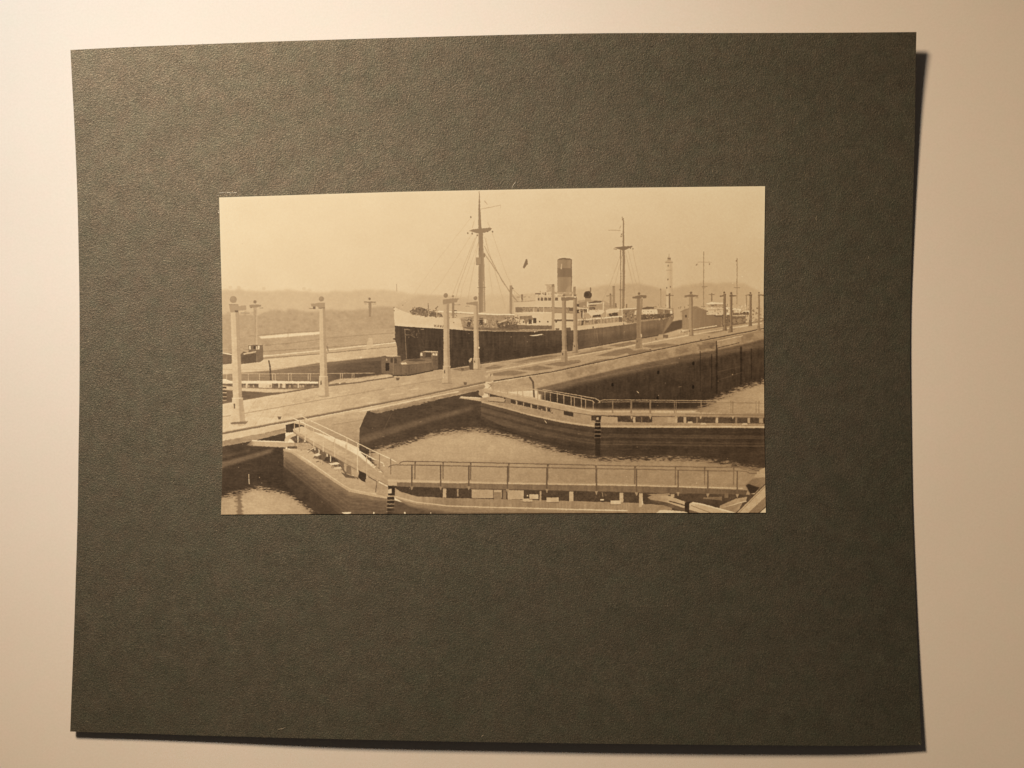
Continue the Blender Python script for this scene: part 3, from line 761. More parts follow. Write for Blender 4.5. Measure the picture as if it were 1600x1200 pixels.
clutter(722, 500, 785, 515, 130, [98, 110, 124, 168, 176], (1, 4))
P([(722, 511), (760, 512), (800, 513), (865, 514), (865, 517), (800, 517.5), (740, 516.5)], 118, n=14, nk='f')
L([(724, 515.2), (780, 517.2), (840, 518)], 165, 1.0, 0.9); L([(780, 512), (862, 513)], 150, 0.8, 0.8)
P([(776, 505), (795, 502), (800, 510), (820, 506), (860, 508), (864, 514), (780, 514)], 104, n=14, nk='f')
clutter(776, 502, 862, 513, 130, [84, 96, 110, 160], (1, 4))
# stays
for pts, t0, w in (([(745, 368), (716, 450), (706, 492)], 168, 0.8), ([(742, 372), (711, 450), (698, 487)], 172, 0.7), ([(738, 365), (690, 440), (655, 482)], 180, 0.6),
                   ([(735, 341), (681, 410), (640, 470), (620, 486)], 184, 0.6), ([(749, 372), (734, 450), (728, 490)], 172, 0.7), ([(747, 380), (722, 450), (716, 492)], 176, 0.6),
                   ([(757, 370), (778, 440), (790, 482)], 168, 0.7), ([(756, 395), (780, 430), (800, 462), (824, 488)], 142, 1.0), ([(757, 385), (785, 440), (808, 470), (822, 485)], 150, 1.0),
                   ([(769, 364), (788, 420), (803, 455), (812, 480)], 172, 0.6), ([(752, 326.5), (782, 320.5)], 160, 0.8), ([(782, 320.5), (782, 326)], 176, 0.6), ([(757, 314), (761.5, 319)], 160, 1.0),
                   ([(762, 347), (766, 357)], 172, 0.6), ([(738, 356), (741, 345)], 172, 0.7), ([(760, 372), (768, 450), (770, 490)], 178, 0.5), ([(763, 420), (776, 488)], 176, 0.5),
                   ([(800, 451), (812, 462), (830, 475)], 156, 0.7), ([(972, 391), (955, 440), (938, 478)], 158, 0.6), ([(974, 391), (962, 440), (950, 470)], 160, 0.6), ([(977, 392), (990, 450), (998, 482)], 158, 0.6),
                   ([(988, 389), (999, 440), (1006, 480)], 160, 0.6), ([(981, 391), (993, 440), (1012, 480)], 160, 0.5), ([(951, 359.5), (969, 360)], 145, 0.8), ([(968, 357), (970, 353)], 145, 0.8)):
    L(pts, t0, w, 0.85)
# foremast
P([(748.4, 299), (749.3, 299), (750.2, 320), (752.2, 356), (754.5, 362), (755.5, 400), (757.5, 487), (748, 489), (747.6, 440), (748, 400), (747.6, 366), (747.4, 340), (748, 320)], gx((747, 146), (751, 138), (757, 152)), n=3, nk='v')
L([(748, 320), (747.6, 356)], 130, 0.7, 0.6); L([(756, 400), (758, 487)], 128, 0.8, 0.7); L([(755.3, 440), (755.6, 489)], 188, 0.7, 0.8)
P([(732.5, 360.5), (738, 358.7), (747, 357.4), (766, 355.5), (769, 357), (766, 360.5), (757, 363.5), (748, 365), (741, 363.2)], 140, n=3)
for x, y in ((731, 364.3), (737.8, 364.8), (745.8, 367.5), (762, 361.5), (769.7, 362), (735.6, 339)):
    C(x, y, 1.1, 128, 1.5)
R(744.3, 402.5, 751.5, 413.5, 150); L([(744.3, 413.5), (751, 413.5)], 128, 0.8); L([(744.3, 402.5), (744.3, 413.5)], 132, 0.8)
R(755, 396, 758, 402, 140); L([(748.5, 388), (748.5, 392)], 120, 1.2); L([(746, 449.3), (758, 449)], 128, 0.9)
# derrick boom and gear
L([(685, 486.5), (720, 488), (770, 491.5), (820, 491.3), (832, 493.5)], 202, 2.0); L([(700, 489), (770, 492.8), (825, 493)], 142, 0.8, 0.8)
L([(780, 504), (795, 498.5), (815, 493)], 178, 2.2, 0.8); L([(830, 494), (846, 494), (860, 494.5)], 112, 1.2); L([(832, 499), (855, 496)], 178, 1.4)
R(796.3, 446, 800.5, 490, 146, n=4, nk='v'); P([(800, 448), (803, 451), (800, 452)], 130)
# bridge
P([(803, 472), (815, 471), (836, 468), (837, 457), (865, 456), (880, 458), (897, 462), (902, 470), (902, 516), (812, 516), (806, 500), (803, 488)], gx((803, 178), (840, 184), (902, 176)), n=2)
P([(812, 462), (818, 460), (835, 461), (836, 470), (812, 472)], 176, n=6, nk='f'); R(814.5, 460, 817.5, 471, 132); L([(808, 464.5), (822, 464)], 140, 1.0); clutter(812, 462, 826, 470, 8, [130, 186], (1, 3))
L([(803, 471.5), (816, 471.5), (836, 469.8)], 140, 0.8, 0.7)
R(836, 458, 845, 460, 120); R(851, 457, 853.2, 461.5, 104); L([(848, 458.5), (850, 460)], 125, 1)
for a0, a1 in ((840.5, 843), (844.8, 848.8), (850.2, 855), (856.3, 861), (867.5, 871.8)):
    R(a0, 465, a1, 469.6, 112, n=12, nk='f')
L([(838, 463.3), (866, 463.6)], 150, 0.6, 0.5)
R(805, 480.5, 865, 487.5, 150); R(806, 481.5, 816, 488, 128, n=10, nk='f'); clutter(806, 482, 830, 489, 16, [108, 120, 140], (1, 3.5))
L([(806, 480.6), (865, 480.6)], 116, 1.0)
for x in (834, 840.5, 849.5):
    L([(x, 480), (x, 488)], 192, 0.9)
R(840, 482, 841.5, 487, 96); R(867.5, 483, 869, 487, 90)
R(866, 480.5, 902, 489.5, 146); L([(866, 481), (902, 481)], 116, 1.2); R(889, 481.5, 896, 486, 108); L([(886, 482), (889, 488)], 118, 0.8)
L([(806, 489), (865, 488.8)], 196, 1.0, 0.7); L([(866, 488.8), (902, 489.5)], 128, 0.9)
R(866, 499.5, 902, 502, 108); P([(871, 500), (878, 498.8), (878, 501), (873, 501.5)], 104); L([(866, 497.6), (902, 499)], 186, 0.8)
for x, y in ((818, 503), (843, 502.5), (856, 502.8), (869, 503)):
    C(x, y, 1.2, 82)
R(826, 498, 831, 506, 92, n=10, nk='f'); R(833, 497, 838, 505, 88, n=8, nk='f'); L([(832, 494), (832, 509)], 190, 1.0)
P([(812, 494), (831, 493), (834, 500), (826, 500), (822, 508), (818, 498), (812, 500)], 118, n=20, nk='f', a=0.8)
clutter(788, 493, 814, 510, 60, [90, 110, 170, 180], (1, 4))
P([(790, 507), (862, 509), (864, 515), (790, 515)], 104, n=14, nk='f', a=0.85)
R(884, 512, 892, 517, 104); R(868, 513, 874, 516, 110)
R(854, 446, 862, 456, 158, n=14, nk='f', a=0.8); L([(852, 445.5), (866, 444.5)], 140, 1.0, 0.7)
R(862, 444.3, 866.2, 516, 152, n=3, nk='v'); R(862.5, 444, 866, 448, 132)
# funnel
P([(871, 406), (873, 404.4), (877, 403.4), (882, 403), (889, 403.7), (893.6, 405.6), (893.4, 463), (871, 463)], gx((871, 148), (876, 140), (885, 136), (891, 146), (893.5, 128)), n=2.5, nk='v')
R(871, 419, 893, 433, gx((871, 130), (880, 120), (892, 124)), n=4, nk='v')
P([(871, 406), (874, 404.2), (882, 403), (890, 403.8), (893.8, 405.8), (888, 405.6), (880, 405.4)], 112)
L([(893.2, 406), (893, 462)], 108, 0.9, 0.8); L([(871.2, 407), (871.2, 460)], 128, 0.7, 0.6); P([(876.8, 412), (878, 412), (877.8, 421), (876, 420)], 178)
P([(884, 453), (888, 447), (893, 446), (893, 463), (884, 463)], 156, a=0.6, soft=0.6)
R(896, 448, 899.7, 461, 140); R(866, 456.5, 897, 459.5, 158, n=6, nk='f'); R(866, 459.5, 880, 462.5, 186, a=0.7)
# after superstructure
P([(902, 470), (918, 468), (945, 470), (965, 482), (1000, 481), (1000, 504), (980, 506), (905, 512), (902, 512)], 156, n=7, nk='f')
C(918.5, 461, 6.4, 88, 6.2); C(917, 460.5, 3.2, 76); L([(922.8, 450), (922.6, 456)], 118, 1.8); P([(914, 466), (923.5, 466), (924, 472), (914, 472)], 146)
R(901, 475, 905.5, 479, 88); R(901, 484, 905, 489.5, 86); R(907, 483, 917, 488.5, 98, n=10, nk='f'); L([(901, 481), (917, 482.5)], 190, 1.1)
P([(905, 473), (916, 471), (916, 482), (905, 480)], 140); L([(911, 482), (911, 498)], 188, 0.9); R(908, 489, 910, 497, 96)
P([(920, 473), (930, 470), (940, 470.5), (939, 474), (921, 475)], 104, n=16, nk='f'); L([(919, 475.2), (941, 473.2)], 190, 1.4); R(921, 476, 941, 483, 150); R(921, 480, 930, 484, 96, n=12, nk='f'); R(921, 476.8, 932, 478.5, 110)
L([(918.3, 472), (918.3, 489)], 198, 1.3); L([(943.2, 472), (942.6, 486)], 192, 1.1)
P([(918, 488), (922, 485), (943, 484), (945, 487), (940, 491), (922, 493)], 184); P([(946, 485), (952, 482.5), (967, 482), (968, 486), (964, 489), (948, 490)], 180)
P([(925, 493), (938, 491.5), (939, 495), (926, 496)], 88, n=10, nk='f'); P([(951, 490), (965, 488), (966, 493), (953, 494.5)], 90, n=10, nk='f')
L([(924, 486), (924, 498)], 186, 0.9); L([(947, 488), (948, 496)], 178, 1.0); clutter(906, 480, 966, 497, 60, [118, 186, 172], (1, 3.5))
L([(903, 500), (920, 499), (972, 494.3)], 198, 1.5)
P([(903, 501), (920, 500), (972, 495.5), (972, 503), (903, 509)], 152, n=8, nk='f')
for i in range(13):
    x = 905 + i * 5.2; y = float(np.interp(x, [903, 972], [501, 495.5])); L([(x, y), (x, y + 7)], 116, 0.7, 0.8)
P([(909, 501), (913, 500.5), (911, 508), (908, 509)], 92); R(914, 501, 920, 504, 112); R(929, 500, 934, 506, 118, n=14, nk='f'); R(967, 495, 972, 503, 110, n=14, nk='f')
P([(902, 509.5), (972, 502.5), (979, 502.5), (979.5, 507), (905, 516), (902, 516)], gx((902, 176), (979, 170)), n=3)
C(926.5, 511.5, 0.9, 92, 1.6); C(974.5, 506.5, 0.8, 90)
P([(972, 484), (1000, 482.5), (1000, 503), (980, 505), (972, 500)], 134, n=14, nk='f'); clutter(973, 486, 1000, 503, 80, [92, 104, 120, 165], (1, 4))
L([(966, 483.2), (985, 482.5), (1000, 481)], 196, 1.2); L([(971.8, 484), (972.6, 496)], 190, 1.2); P([(992, 485), (995, 485), (994, 492), (991, 492)], 178)
P([(945, 477), (960, 476), (965, 481), (946, 481)], 150)
clutter(806, 481, 864, 487, 26, [118, 128, 160, 176], (0.8, 2.5))
clutter(838, 456, 900, 463, 26, [130, 145, 186], (0.8, 3))
clutter(905, 500, 970, 507, 40, [116, 128, 172], (0.8, 3), -0.08)
# stern
P([(1001, 482), (1012, 479.3), (1023, 479.5), (1030, 481), (1052, 481.5), (1053, 490), (1050, 494), (1040, 498), (1002, 503)], 140, n=10, nk='f')
P([(1001.5, 482), (1012, 479.2), (1022.5, 479.4), (1022, 482), (1003, 483.5)], 104); P([(1003, 484), (1027, 483), (1027.5, 490), (1022, 491.5), (1003, 491)], 182)
for x in (1005.5, 1012.5, 1017.5):
    C(x, 486.8, 0.6, 110)
L([(1022, 481), (1050, 483.5)], 182, 1.0); P([(1027, 484), (1050, 484.5), (1050, 490), (1030, 491)], 124, n=16, nk='f'); R(1047, 485, 1050.5, 490, 184)
P([(1002, 492), (1030, 490.5), (1053, 490.5), (1045, 496), (1002, 500)], 98, n=16, nk='f'); clutter(1002, 490, 1050, 499, 80, [80, 92, 150, 165], (1, 3))
clutter(1022, 476, 1050, 481, 14, [118, 130], (1, 3)); L([(1037.5, 484), (1037.5, 491)], 178, 0.8)
# mainmast
P([(973.4, 341), (974.8, 341), (975.4, 384), (976.6, 400), (976.2, 450), (975.4, 482), (971.5, 482), (972.2, 450), (972.8, 390)], gx((971, 124), (976, 134)), n=3)
L([(969.8, 391), (969.9, 430), (969.2, 482)], 126, 1.3); L([(972.9, 400), (972.4, 480)], 170, 0.6, 0.7)
P([(960, 386.8), (966, 385.8), (988, 384.3), (988, 386), (982, 388.3), (976, 391), (969, 390)], 122)
for x, y in ((959.6, 389), (962.5, 389.4), (985, 387.6), (989, 388.6), (971.2, 366), (970.5, 369)):
    C(x, y, 0.8, 114, 1.2)
P([(971.8, 339), (972.6, 338.5), (973, 344), (972, 345)], 120); L([(968, 453), (976, 453)], 118, 1.2)
R(957.2, 447, 961, 481, 142, n=4, nk='v'); R(957.2, 447, 960.5, 449, 124)
R(952.8, 460, 955.8, 480, 138); L([(948, 462.6), (960, 462)], 136, 1.2); C(954, 460, 1.3, 112); R(978, 475, 980, 481, 122); R(961.5, 474, 963.5, 480, 118)
P([(822, 404.2), (823, 407), (824.2, 413), (821.5, 416), (819, 420.2), (817, 417.5), (819, 412)], 124); L([(823, 405), (824.5, 413)], 108, 0.7)
P([(945, 428.5), (952, 428.5), (948, 432)], 192, a=0.5)

# ------- lighthouse and far masts
P([(1042.3, 411), (1049, 411), (1050.5, 481), (1040.8, 481)], gx((1041, 176), (1046, 172), (1050, 162)), n=2)
P([(1039.5, 407.5), (1051.5, 407.5), (1050, 411.5), (1041, 411.5)], 166); L([(1040, 410.3), (1051, 410.3)], 130, 0.9); R(1043, 402.3, 1048.5, 407.5, 158); R(1043.5, 403, 1048, 405, 120)
L([(1045.4, 397), (1045.4, 402)], 145, 0.8); L([(1041, 422.3), (1050, 422.3)], 150, 0.7)
for x, y in ((1044, 415.3), (1043.6, 436.5), (1041.8, 449.5), (1047.6, 448)):
    C(x, y, 0.8, 106, 1.5)
L([(1050, 412), (1050.8, 480)], 154, 0.6, 0.8); L([(1032.5, 451), (1032.5, 478)], 140, 0.9); C(1032.5, 452.5, 1, 125)
L([(1099.6, 393), (1099.5, 410), (1099.2, 480)], 132, 1.1); L([(1090, 409.6), (1112, 409.8)], 150, 0.8); P([(1087, 415), (1089.5, 411.5), (1089.3, 414.5)], 112); C(1108.5, 412.5, 0.8, 120, 1.2)
L([(1097, 448), (1105, 447.5)], 130, 1.2); P([(1097, 449), (1103, 449), (1100, 451)], 140); L([(1151.7, 404), (1151.4, 475)], 128, 1.1); P([(1149, 408), (1151.5, 405), (1151.5, 409)], 122); L([(1147, 449.3), (1156, 449.4)], 130, 1.0); C(1151.6, 414.5, 0.8, 130)

# ------- electric locomotives
P([(346, 553), (362, 552), (362, 568), (346, 570)], 116, n=6, nk='f'); L([(346, 551.5), (362, 554)], 205, 1.6)
P([(376, 553), (381, 549), (388, 552), (400, 551), (401, 548), (411, 540), (411.5, 562), (400, 566), (376, 569)], 114, n=6, nk='f')
P([(388, 539), (411, 538), (411.5, 562), (405, 566), (389, 566)], 122, n=6, nk='f'); L([(388, 538.8), (400, 538), (411, 538.8)], 180, 1.0)
R(389.5, 540.5, 391.6, 546, 200); R(400.5, 541, 402, 546.5, 190); R(403, 540.5, 405.8, 546.5, 202); R(396.5, 540.5, 399, 545.5, 88)
P([(379, 552.5), (390, 550), (401, 548.5), (400, 550.5), (381, 554)], 184); P([(377, 555), (401, 552), (401, 566), (377, 569)], 106, n=6, nk='f'); L([(401, 552), (401, 566)], 150, 0.7)
P([(595.5, 557), (603, 555.5), (626, 556.5), (627, 564), (640, 562), (656, 560), (656, 551), (685.5, 550), (685.5, 575), (676, 580), (640, 586), (618, 587), (596, 583)], 108, n=9, nk='f')
P([(602, 555), (618, 554.7), (626.5, 556.5), (612, 557.6), (603, 557)], 182); P([(657, 550.3), (666, 548), (684, 549), (685, 550.8), (670, 550)], 182)
P([(596, 558), (604, 558), (614, 560), (614, 583), (596, 583)], 112, n=8); R(602.5, 567, 608, 579.5, 66); R(610, 560, 614, 567, 82); R(616, 560, 620, 567.5, 84); R(603, 560.5, 605, 564, 160); L([(614.5, 560), (614.5, 586)], 142, 0.8)
R(657, 551, 660, 556, 192); R(665, 551.5, 674, 558, 84); R(676, 552, 679.3, 555.6, 192); R(680.5, 552, 683.2, 555.6, 190); L([(675, 552), (675, 576)], 140, 0.8); L([(685, 551), (685, 575)], 84, 1.0)
P([(627, 565), (634, 561.5), (660, 560), (674, 561), (674, 566), (640, 569), (628, 570)], 128); P([(632, 563), (650, 560.8), (668, 562.5), (650, 565)], 100); P([(626, 567), (634, 566), (637, 569), (628, 570)], 186); L([(627, 570), (674, 566)], 142, 0.8)
P([(615, 572), (640, 571), (675, 566), (676, 578), (640, 585), (616, 586)], 112, n=9, nk='v'); L([(614, 586.8), (640, 586.5), (676, 579)], 74, 1.6); clutter(616, 580, 676, 585, 12, [92, 100], (1, 3), -0.08)
P([(733, 562), (735, 560), (738, 559.5), (739, 562), (742, 566), (741, 573), (739.5, 578), (734, 577.5), (732.5, 568)], 92, n=6); P([(732, 564), (735, 560), (738, 559.5), (737, 563), (734, 567)], 172)
C(764, 586, 2.2, 168, 2.6); P([(762, 588), (767, 588), (768, 597), (762, 597)], 152, a=0.7); L([(762, 599), (768, 602), (764, 606)], 130, 1.0)


# ------- lamp posts along the wall
def post(cx0, cx1, ytop, dx0, dx1, yped, ybase, pw0, pw1, ball, arm, tl, tr):
    """shaft from (cx0..cx1, ytop) to (dx0..dx1, yped), pedestal down to ybase, ball (x, y, r), arm polygon"""
    f = lambda XX, YY: np.interp((XX - np.interp(YY, [ytop, ybase], [cx0, pw0])) / (np.interp(YY, [ytop, ybase], [cx1, pw1]) - np.interp(YY, [ytop, ybase], [cx0, pw0])), [0, 0.56, 0.64, 1], [tl + 5, tl, tr - 9, tr - 3])
    P([(cx0, ytop), (cx1, ytop), (dx1, yped), (dx0, yped)], f, n=2, nk='v')
    e = (dx1 - dx0) * 0.09
    P([(dx0 - e, yped), (dx1 + e, yped), (pw1, ybase), (pw0, ybase)], f, n=2, nk='v')
    L([(dx0 - e, yped), (dx1 + e, yped)], tl + 14, max(0.7, e)); L([(pw0, ybase), (pw1, ybase)], tr - 35, max(0.6, e), 0.7)
    R(dx0 + e, yped + (ybase - yped) * 0.22, dx0 + e + (dx1 - dx0) * 0.16, yped + (ybase - yped) * 0.42, tr - 60)
    P(arm, (tl + tr) / 2 - 16)
    bx, by, br = ball
    C(bx, by, br, (tl + tr) / 2 - 24); C(bx - br * 0.25, by - br * 0.35, br * 0.6, (tl + tr) / 2 - 16, a=0.6)
    L([(cx1 - (cx1 - cx0) * 0.05, ytop), (dx1, yped)], tr - 12, (cx1 - cx0) * 0.13, 0.6)


P([(396, 480), (401.8, 480), (402.5, 539), (396.8, 539)], gx((396, 164), (402, 176))); L([(399, 485), (398.5, 538)], 142, 0.8, 0.7); C(398.5, 471.5, 2.6, 140)
P([(390, 476.5), (398, 475.5), (408, 476.5), (408, 478.8), (402, 480.5), (390, 480)], 152); R(391, 480, 394, 481.5, 138); L([(405, 481.3), (411, 481.3)], 140, 0.8)
C(577.6, 467, 2.0, 134); L([(569.5, 472.2), (586.5, 472.2)], 140, 1.8); P([(576, 473), (580.3, 473), (580, 495), (576.5, 495)], 146); L([(570, 475), (573, 475)], 160, 1.0); L([(582, 475), (587, 475)], 160, 0.9)
R(706.2, 466, 709.8, 497, 140); C(708, 462.8, 1.8, 142); L([(703, 467.5), (716, 467)], 146, 2.0); L([(709, 476.3), (719, 476.3)], 140, 0.8)
post(360.5, 373, 486, 364, 378, 622, 661, 361, 384, (364.5, 468, 5.5), [(357.5, 475.5), (372, 476), (373, 478), (384.5, 477.5), (385, 484), (373, 485.5), (370, 488), (360, 488)], 186, 172)
L([(376, 489), (390, 489.3)], 138, 1.0); L([(358, 475.8), (372, 476)], 140, 0.8); R(367, 485, 372, 488, 120); P([(360, 660), (388, 658), (384, 662.5), (361, 663)], 122, a=0.8)
post(499, 507.8, 482, 499.6, 511, 588, 619, 498, 514.5, (502.2, 467, 4.2), [(486, 474.5), (492, 474.3), (498, 473), (507.8, 473), (507.8, 481.5), (498, 481), (495, 479), (486.5, 479)], 180, 166)
L([(483, 482), (491, 482)], 142, 1.0); R(489, 479, 493, 483, 124); L([(498, 481.5), (507.6, 481.2)], 118, 1.0)
post(693, 701.3, 475, 693, 703, 572, 599, 691, 706, (696.6, 461.7, 3.6), [(691.5, 468), (701, 467), (716, 466.5), (714, 472), (704, 474), (692, 475.5)], 168, 158)
post(740, 746.8, 477, 740.3, 748.8, 560, 577, 739.8, 751, (742.8, 466, 3.1), [(728.5, 473), (738, 472), (746.8, 471), (746.8, 478.5), (738, 476.3), (729, 475.5)], 168, 156)
L([(728, 478.5), (733, 478.5)], 142, 1.0); R(747.5, 542, 749.8, 545, 195)
post(878, 884.3, 468, 878.2, 885.2, 547, 566, 876.3, 887.5, (881, 462, 2.0), [(876.5, 464.5), (884, 464), (900, 463.5), (900, 468), (886, 470), (877, 469.5)], 146, 136)
post(895.5, 901.2, 466, 896, 902.2, 536, 551, 894.5, 903.5, (898, 462, 2.0), [(890, 464), (900.5, 463.5), (901, 467.5), (891, 467.5)], 146, 138)
C(898, 464, 1.2, 198); L([(868, 463.5), (897, 464)], 176, 1.2, 0.8)
post(995.3, 1001, 462, 994.5, 1002, 529, 544, 993, 1004, (998.4, 458.7, 2.0), [(988, 464), (995, 462.3), (1001, 461), (1010, 461.5), (1009.8, 465.5), (1001, 466.5), (988.5, 466.8)], 128, 142)
R(1002, 464, 1004, 484, 132); C(1003, 465.5, 1.0, 185); R(1001, 522, 1003, 527, 172)
post(1076.5, 1082.3, 460, 1076.3, 1082.3, 514, 524, 1076, 1084, (1079.6, 457.6, 2.0), [(1070, 461.8), (1080, 460), (1091, 461.5), (1090.5, 463.5), (1082, 464), (1070, 463.5)], 142, 128)
L([(1069, 464.5), (1073, 464.5)], 135, 1.0); L([(1087, 465.3), (1091, 465.3)], 135, 1.0)
R(1045, 458.5, 1047.5, 482, 112); L([(1041, 461.4), (1052, 461.6)], 116, 1.2)
R(1111, 458, 1113, 471, 122); L([(1108, 460.2), (1116, 460)], 122, 1.1)
post(1130, 1134, 459, 1130, 1134.5, 506, 516, 1129, 1136, (1131.5, 457, 1.4), [(1124.5, 462), (1130, 461), (1130, 463), (1125, 464)], 120, 112)
post(1140.8, 1144.3, 460, 1140.5, 1144.3, 508, 519, 1138, 1145, (1142.5, 458, 1.6), [(1140, 461.5), (1150.5, 461.5), (1150, 463.5), (1140, 463.5)], 124, 112)
R(1165.5, 461, 1167, 478, 132); L([(1165, 461.5), (1172, 461)], 126, 1.4)
post(1171, 1174.8, 460, 1170.8, 1174.3, 498, 509, 1169.5, 1175, (1172.6, 457.8, 1.4), [(1170, 460), (1175, 460), (1175, 462), (1170, 462)], 122, 110)
R(1171, 502, 1174, 508, 108)
post(1184.8, 1187.5, 460, 1184, 1187, 508, 516, 1183, 1188.5, (1186, 457.5, 1.3), [(1184.5, 460), (1195, 460.3), (1195, 462.3), (1184.5, 462)], 126, 122)

# ------- age: retouching scratches, specks
P([(826, 524), (834, 523.5), (840, 522.5), (848, 521.5), (849.5, 522.5), (842, 524), (832, 525.4)], 205, a=0.9); L([(835.5, 519), (835.8, 517.5)], 215, 1.0)
for _ in range(170):
    x, y = rnd.uniform(348, 1192), rnd.uniform(300, 800)
    t0 = rnd.choice([208, 196, 186]) if y > 500 else rnd.choice([208, 172, 214])
    C(x, y, rnd.uniform(0.3, 0.75), t0, a=rnd.uniform(0.25, 0.7))
for _ in range(14):
    x, y = rnd.uniform(360, 1180), rnd.uniform(560, 790); a_ = rnd.uniform(-0.7, 0.7); l_ = rnd.uniform(2, 5)
    L([(x, y), (x + l_ * math.cos(a_), y + l_ * math.sin(a_))], 190, 0.5, 0.6)
L([(851, 657), (854, 661)], 205, 0.8); L([(995, 611), (998, 614)], 190, 0.8)
P([(534, 800.5), (549, 800), (548, 802), (542, 803), (536, 802)], 225); C(584, 801.5, 1.2, 225, 1.6); C(632.5, 801.5, 1.3, 225, 1.6); C(673, 801.5, 0.9, 200)
G += N_fine * 2.0 + vnoise(0.7, 0.7, 33) * 2.0
# surface grit of concrete and water, stronger below the horizon
low = np.clip((ys - 485) / 50, 0, 1)[:, None].astype(np.float32)
G += low * (N_mid * 4.0 + vnoise(3.0, 1.0, 41) * 3.4 + vnoise(1.6, 1.6, 42) * 3.6 + vnoise(14, 9, 43) * 3.5 + N_ver * 1.6 + N_big * 3.0)
G += (1 - low) * (N_big * 1.2 + vnoise(2.2, 2.2, 44) * 1.2)
# wandering outlines: nothing in the print has a ruled edge
gy_, gx_ = np.meshgrid(np.arange(TH), np.arange(TW), indexing='ij')
wx = (vnoise(1.5, 1.5, 61) * 0.30 + vnoise(12, 12, 62) * 0.18) * K
wy = (vnoise(1.5, 1.5, 63) * 0.30 + vnoise(12, 12, 64) * 0.18) * K
G = G[np.clip(gy_ + np.rint(wy).astype(int), 0, TH - 1), np.clip(gx_ + np.rint(wx).astype(int), 0, TW - 1)]
G = blur(G, 0.36 * K)
# neighbouring tones of a developed print push each other apart a little, and highlights spread
G = G + 0.14 * (G - blur(G, 3.2 * K)) + 0.12 * (G - blur(G, 1.0 * K))
G = G + 0.08 * np.maximum(blur(G, 6.0 * K) - G, 0)
G = np.interp(G, [0, 20, 45, 62, 80, 100, 130, 160, 200, 240], [4, 12, 36, 51, 68, 87, 117, 151, 199, 238]).astype(np.float32)

# paler rim drawn into the tones, imitating light on the trimmed paper edge
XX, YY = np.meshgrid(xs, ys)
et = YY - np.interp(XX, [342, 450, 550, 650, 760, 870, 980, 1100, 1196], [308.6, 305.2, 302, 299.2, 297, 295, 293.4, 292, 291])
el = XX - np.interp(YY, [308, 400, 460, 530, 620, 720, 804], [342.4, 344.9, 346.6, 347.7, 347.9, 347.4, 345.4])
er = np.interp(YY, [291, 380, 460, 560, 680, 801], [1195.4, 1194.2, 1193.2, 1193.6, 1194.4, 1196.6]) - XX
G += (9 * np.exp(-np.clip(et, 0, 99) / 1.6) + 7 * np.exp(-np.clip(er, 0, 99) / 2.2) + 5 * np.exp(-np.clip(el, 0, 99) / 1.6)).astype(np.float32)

# tone -> albedo: the drawn tones are those seen under the lamp, so divide its fall-off out and keep the print's own reflectance
XX, YY = np.meshgrid(xs, ys)


def falloff(l, aim, XX, YY, size):
    d2 = (XX - l[0]) ** 2 + (YY - l[1]) ** 2 + l[2] ** 2
    e = l[2] / d2 ** 1.5
    ax = np.array([aim[0] - l[0], aim[1] - l[1], aim[2] - l[2]]); ax = ax / np.linalg.norm(ax)
    cs = ((XX - l[0]) * ax[0] + (YY - l[1]) * ax[1] - l[2] * ax[2]) / np.sqrt(d2)
    c0 = math.cos(math.radians(size / 2)); t = np.clip((cs - c0) / ((1 - c0) * 1.0), 0, 1)
    return e * (t * t * (3 - 2 * t))


def at(f, l, aim, size, v):
    return f(l, aim, XX, YY, size) * v / f(l, aim, np.array([350.0]), np.array([30.0]), size)[0]


E = 0.024 + at(falloff, LAMP, AIM, SIZE, 0.485) + at(falloff, COOL_FILL, AIM2, SIZE2, 0.33)
lin = np.where(G <= 10.3, G / 255 / 12.92, ((G / 255 + 0.055) / 1.055) ** 2.4)
T = lin * 0.80 / E - 0.010
T = np.clip(T, 0.010, 0.84)
tn = T
rg = np.interp(tn, [0, 0.05, 0.25, 0.55, 0.8], [1.36, 1.36, 1.30, 1.19, 1.06])
bgr = np.interp(tn, [0, 0.05, 0.25, 0.55, 0.8], [0.70, 0.70, 0.67, 0.70, 0.785])
Gc = T
px = np.ones((TH, TW, 4), np.float32)
px[..., 0] = np.clip(Gc * rg, 0, 0.9); px[..., 1] = np.clip(Gc, 0, 0.9); px[..., 2] = np.clip(Gc * bgr, 0, 0.9)
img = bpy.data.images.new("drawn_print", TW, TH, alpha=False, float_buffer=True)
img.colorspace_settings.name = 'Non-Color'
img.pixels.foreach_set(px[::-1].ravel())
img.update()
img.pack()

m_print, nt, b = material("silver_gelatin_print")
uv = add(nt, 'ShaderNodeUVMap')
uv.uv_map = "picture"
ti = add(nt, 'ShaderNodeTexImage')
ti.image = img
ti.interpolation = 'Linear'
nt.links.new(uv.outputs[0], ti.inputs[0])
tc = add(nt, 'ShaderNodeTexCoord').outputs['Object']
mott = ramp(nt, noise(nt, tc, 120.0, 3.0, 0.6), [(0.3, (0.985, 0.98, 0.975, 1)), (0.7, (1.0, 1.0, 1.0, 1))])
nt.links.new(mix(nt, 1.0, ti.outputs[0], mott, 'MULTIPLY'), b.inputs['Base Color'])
b.inputs['Roughness'].default_value = 0.5
b.inputs['Specular IOR Level'].default_value = 0.12
bp = add(nt, 'ShaderNodeBump')
bp.inputs['Strength'].default_value = 0.06
bp.inputs['Distance'].default_value = 0.0001
nt.links.new(noise(nt, tc, 1100.0, 2.0, 0.5), bp.inputs['Height'])
nt.links.new(bp.outputs[0], b.inputs['Normal'])

